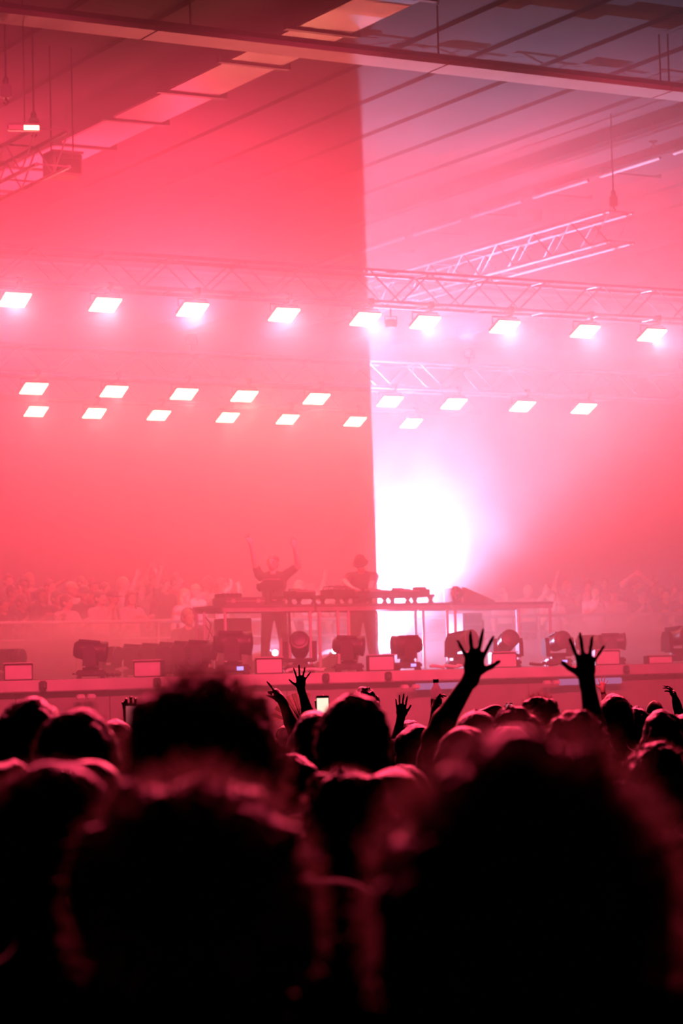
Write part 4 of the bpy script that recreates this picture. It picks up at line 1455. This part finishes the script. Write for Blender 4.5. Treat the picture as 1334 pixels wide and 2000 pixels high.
front(800, 1408, 15.0, 'distant person with pale hair behind the open hand', 'slim', 'long', .0, 33, hvox=.010, hairc='brown')

# raised arms
UP = (0, 0, 1)
front(930, 1394, 9.2, 'person in dark cap stretching the left arm high with fingers spread', 'mid', 'cap', 0, 0, hvox=.009, vox=.0075, skin=0,
      arms={-1: ((846, 1444, .10), (922, 1322, .30), (.22, .12, 1), (.10, 1, 0), 'wide', 'short')})
front(1066, 1450, 8.9, 'person hidden by curly heads holding the right arm straight up, fingers spread', 'mid', 'short', 0, 35, hvox=.010, vox=.0075, skin=0,
      arms={1: ((1168, 1462, .05), (1146, 1328, .18), (-.05, .10, 1), (.05, 1, 0), 'wide', 'short')})
front(560, 1468, 15.0, 'distant person raising an open right hand left of the paper fan', 'slim', 'long', 0, 36, hvox=.011, vox=.008, top='charcoal',
      arms={1: ((606, 1408, .05), (588, 1346, .18), (-.02, .1, 1), (.1, 1, 0), 'wide', 'short')})
front(524, 1440, 14.0, 'distant person pointing a bent arm up beside the curly head', 'slim', 'short', 0, 37, hvox=.011, vox=.008,
      arms={1: ((574, 1428, .05), (552, 1372, .16), (-.45, .1, .8), (-.6, .3, -.5), 'point', 'short')})
front(812, 1466, 14.5, 'distant person holding an open left hand up right of the square haircut', 'mid', 'short', 0, 38, hvox=.011, vox=.008,
      arms={-1: ((770, 1466, .05), (783, 1402, .15), (.10, .1, 1), (.1, 1, 0), 'flat', 'short')})
bot = front(880, 1452, 14.0, 'distant person lifting a clear bottle before the stage', 'mid', 'short', 0, 39, hvox=.011, vox=.008,
            arms={-1: ((842, 1448, .05), (850, 1393, .15), (.05, .1, 1), (1, .4, 0), 'grip', 'short')})
front(1010, 1432, 13.0, 'distant person with one hand drooping forward above the caps', 'slim', 'tied', 0, 40, hvox=.011, vox=.008,
      arms={-1: ((970, 1440, .05), (966, 1388, .12), (-.9, .15, -.1), (0, 0, -1), 'relaxed', 'short')})
front(1160, 1392, 25.0, 'far person at the stage foot raising a small open hand', 'slim', 'long', 0, 41, hvox=.011, vox=.009, top='pale', skin=2,
      arms={1: ((1184, 1382, .05), (1177, 1348, .12), (0, .1, 1), (0, 1, 0), 'wide', 'short')})
front(1352, 1400, 15.0, 'person at the right edge lifting a cupped hand', 'mid', 'short', 0, 42, hvox=.011, vox=.008,
      arms={-1: ((1334, 1420, .05), (1322, 1378, .12), (-.2, .1, 1), (-.8, .3, 0), 'relaxed', 'short')})
ph1 = front(236, 1446, 12.0, 'person holding up a phone left of the tall curly head', 'slim', 'short', 0, 43, hvox=.011, vox=.008,
            arms={1: ((254, 1455, .05), (254, 1410, .18), (.02, .1, 1), (0, -1, 0), 'grip', 'long')})
ph2 = front(610, 1450, 12.5, 'person holding up a bright phone beside the square haircut', 'slim', 'short', 0, 44, hvox=.011, vox=.008,
            arms={1: ((640, 1460, .05), (630, 1404, .18), (0, .1, 1), (0, -1, 0), 'grip', 'long')})
ph3 = front(978, 1426, 20.0, 'far person holding up a tiny phone before the stage', 'slim', 'short', 0, 45, hvox=.011, vox=.009,
            arms={1: ((992, 1428, .05), (993, 1398, .14), (0, .1, 1), (0, -1, 0), 'grip', 'short')})
fn = front(560, 1418, 16.5, 'far person holding up a pale folding fan', 'slim', 'tied', 0, 46, hvox=.011, vox=.008,
           arms={1: ((592, 1462, .05), (588, 1420, .15), (-.1, .1, 1), (0, 1, 0), 'grip', 'short')})


# things held up
def phone(px0, py0, px1, py1, d, scr, label):
    p0, p1 = P(px0, py0, d), P(px1, py1, d)
    w, h = abs(p1.x - p0.x), abs(p0.z - p1.z)
    t = tag(empty('smartphone', ((p0.x + p1.x) / 2, d, min(p0.z, p1.z))), label, 'phone', 'phones held up')
    MB().box(-w / 2, w / 2, 0, .009, 0, h, .003).build('case', 'black_plastic', t)
    MB().box(-w / 2 + .004, w / 2 - .004, -.002, .0, .006, h - .012).build('screen', scr, t)
    return t


phone(244, 1374, 268, 1418, 11.6, 'phone_screen_red', 'dark phone showing the red stage, left of the tall curly head')
phone(617, 1359, 644, 1412, 12.1, 'phone_screen_warm', 'phone with bright screen beside the square haircut')
phone(988, 1373, 1002, 1396, 19.8, 'phone_screen_blue', 'tiny phone with bluish screen before the stage')
pb = P(853, 1398, 13.9)
t = tag(empty('water_bottle', pb), 'clear plastic bottle held up before the stage', 'bottle')
MB().lathe([(.028, 0), (.032, .01), (.032, .10), (.030, .115), (.033, .125), (.032, .14), (.014, .175), (.014, .185)], 18).build('bottle_body', 'bottle_plastic', t, True)
MB().lathe([(.016, .185), (.016, .205)], 14).build('cap', 'bottle_cap', t)
MB().lathe([(.0328, .045), (.0328, .095)], 18).build('label_band', 'paper', t)
pf = P(592, 1416, 16.3)
t = tag(empty('folding_fan', pf), 'pale folding paper fan held up behind the small raised hand', 'fan')
n = 14
for k in range(n):
    t0, t1 = [math.radians(75 + 95 * q / n) for q in (k, k + 1)]
    r0, r1 = .05, .215
    off = .006 if k % 2 else -.006
    m = MB()
    pt = lambda r, a_, y: (r * math.cos(a_), y, r * math.sin(a_))
    m.add([pt(r0, t0, -off), pt(r1, t0, -off), pt(r1, t1, off), pt(r0, t1, off), pt(r0, t0, -off + .002), pt(r1, t0, -off + .002), pt(r1, t1, off + .002), pt(r0, t1, off + .002)],
          [(0, 1, 2, 3), (7, 6, 5, 4), (0, 4, 5, 1), (1, 5, 6, 2), (2, 6, 7, 3), (3, 7, 4, 0)])
    m.build('fan_leaf', 'fan_paper', t)
    MB().tube([(0, 0, 0), pt(r0 + .06, t0, -off)], .003, 5).build('rib', 'stage_lip', t)
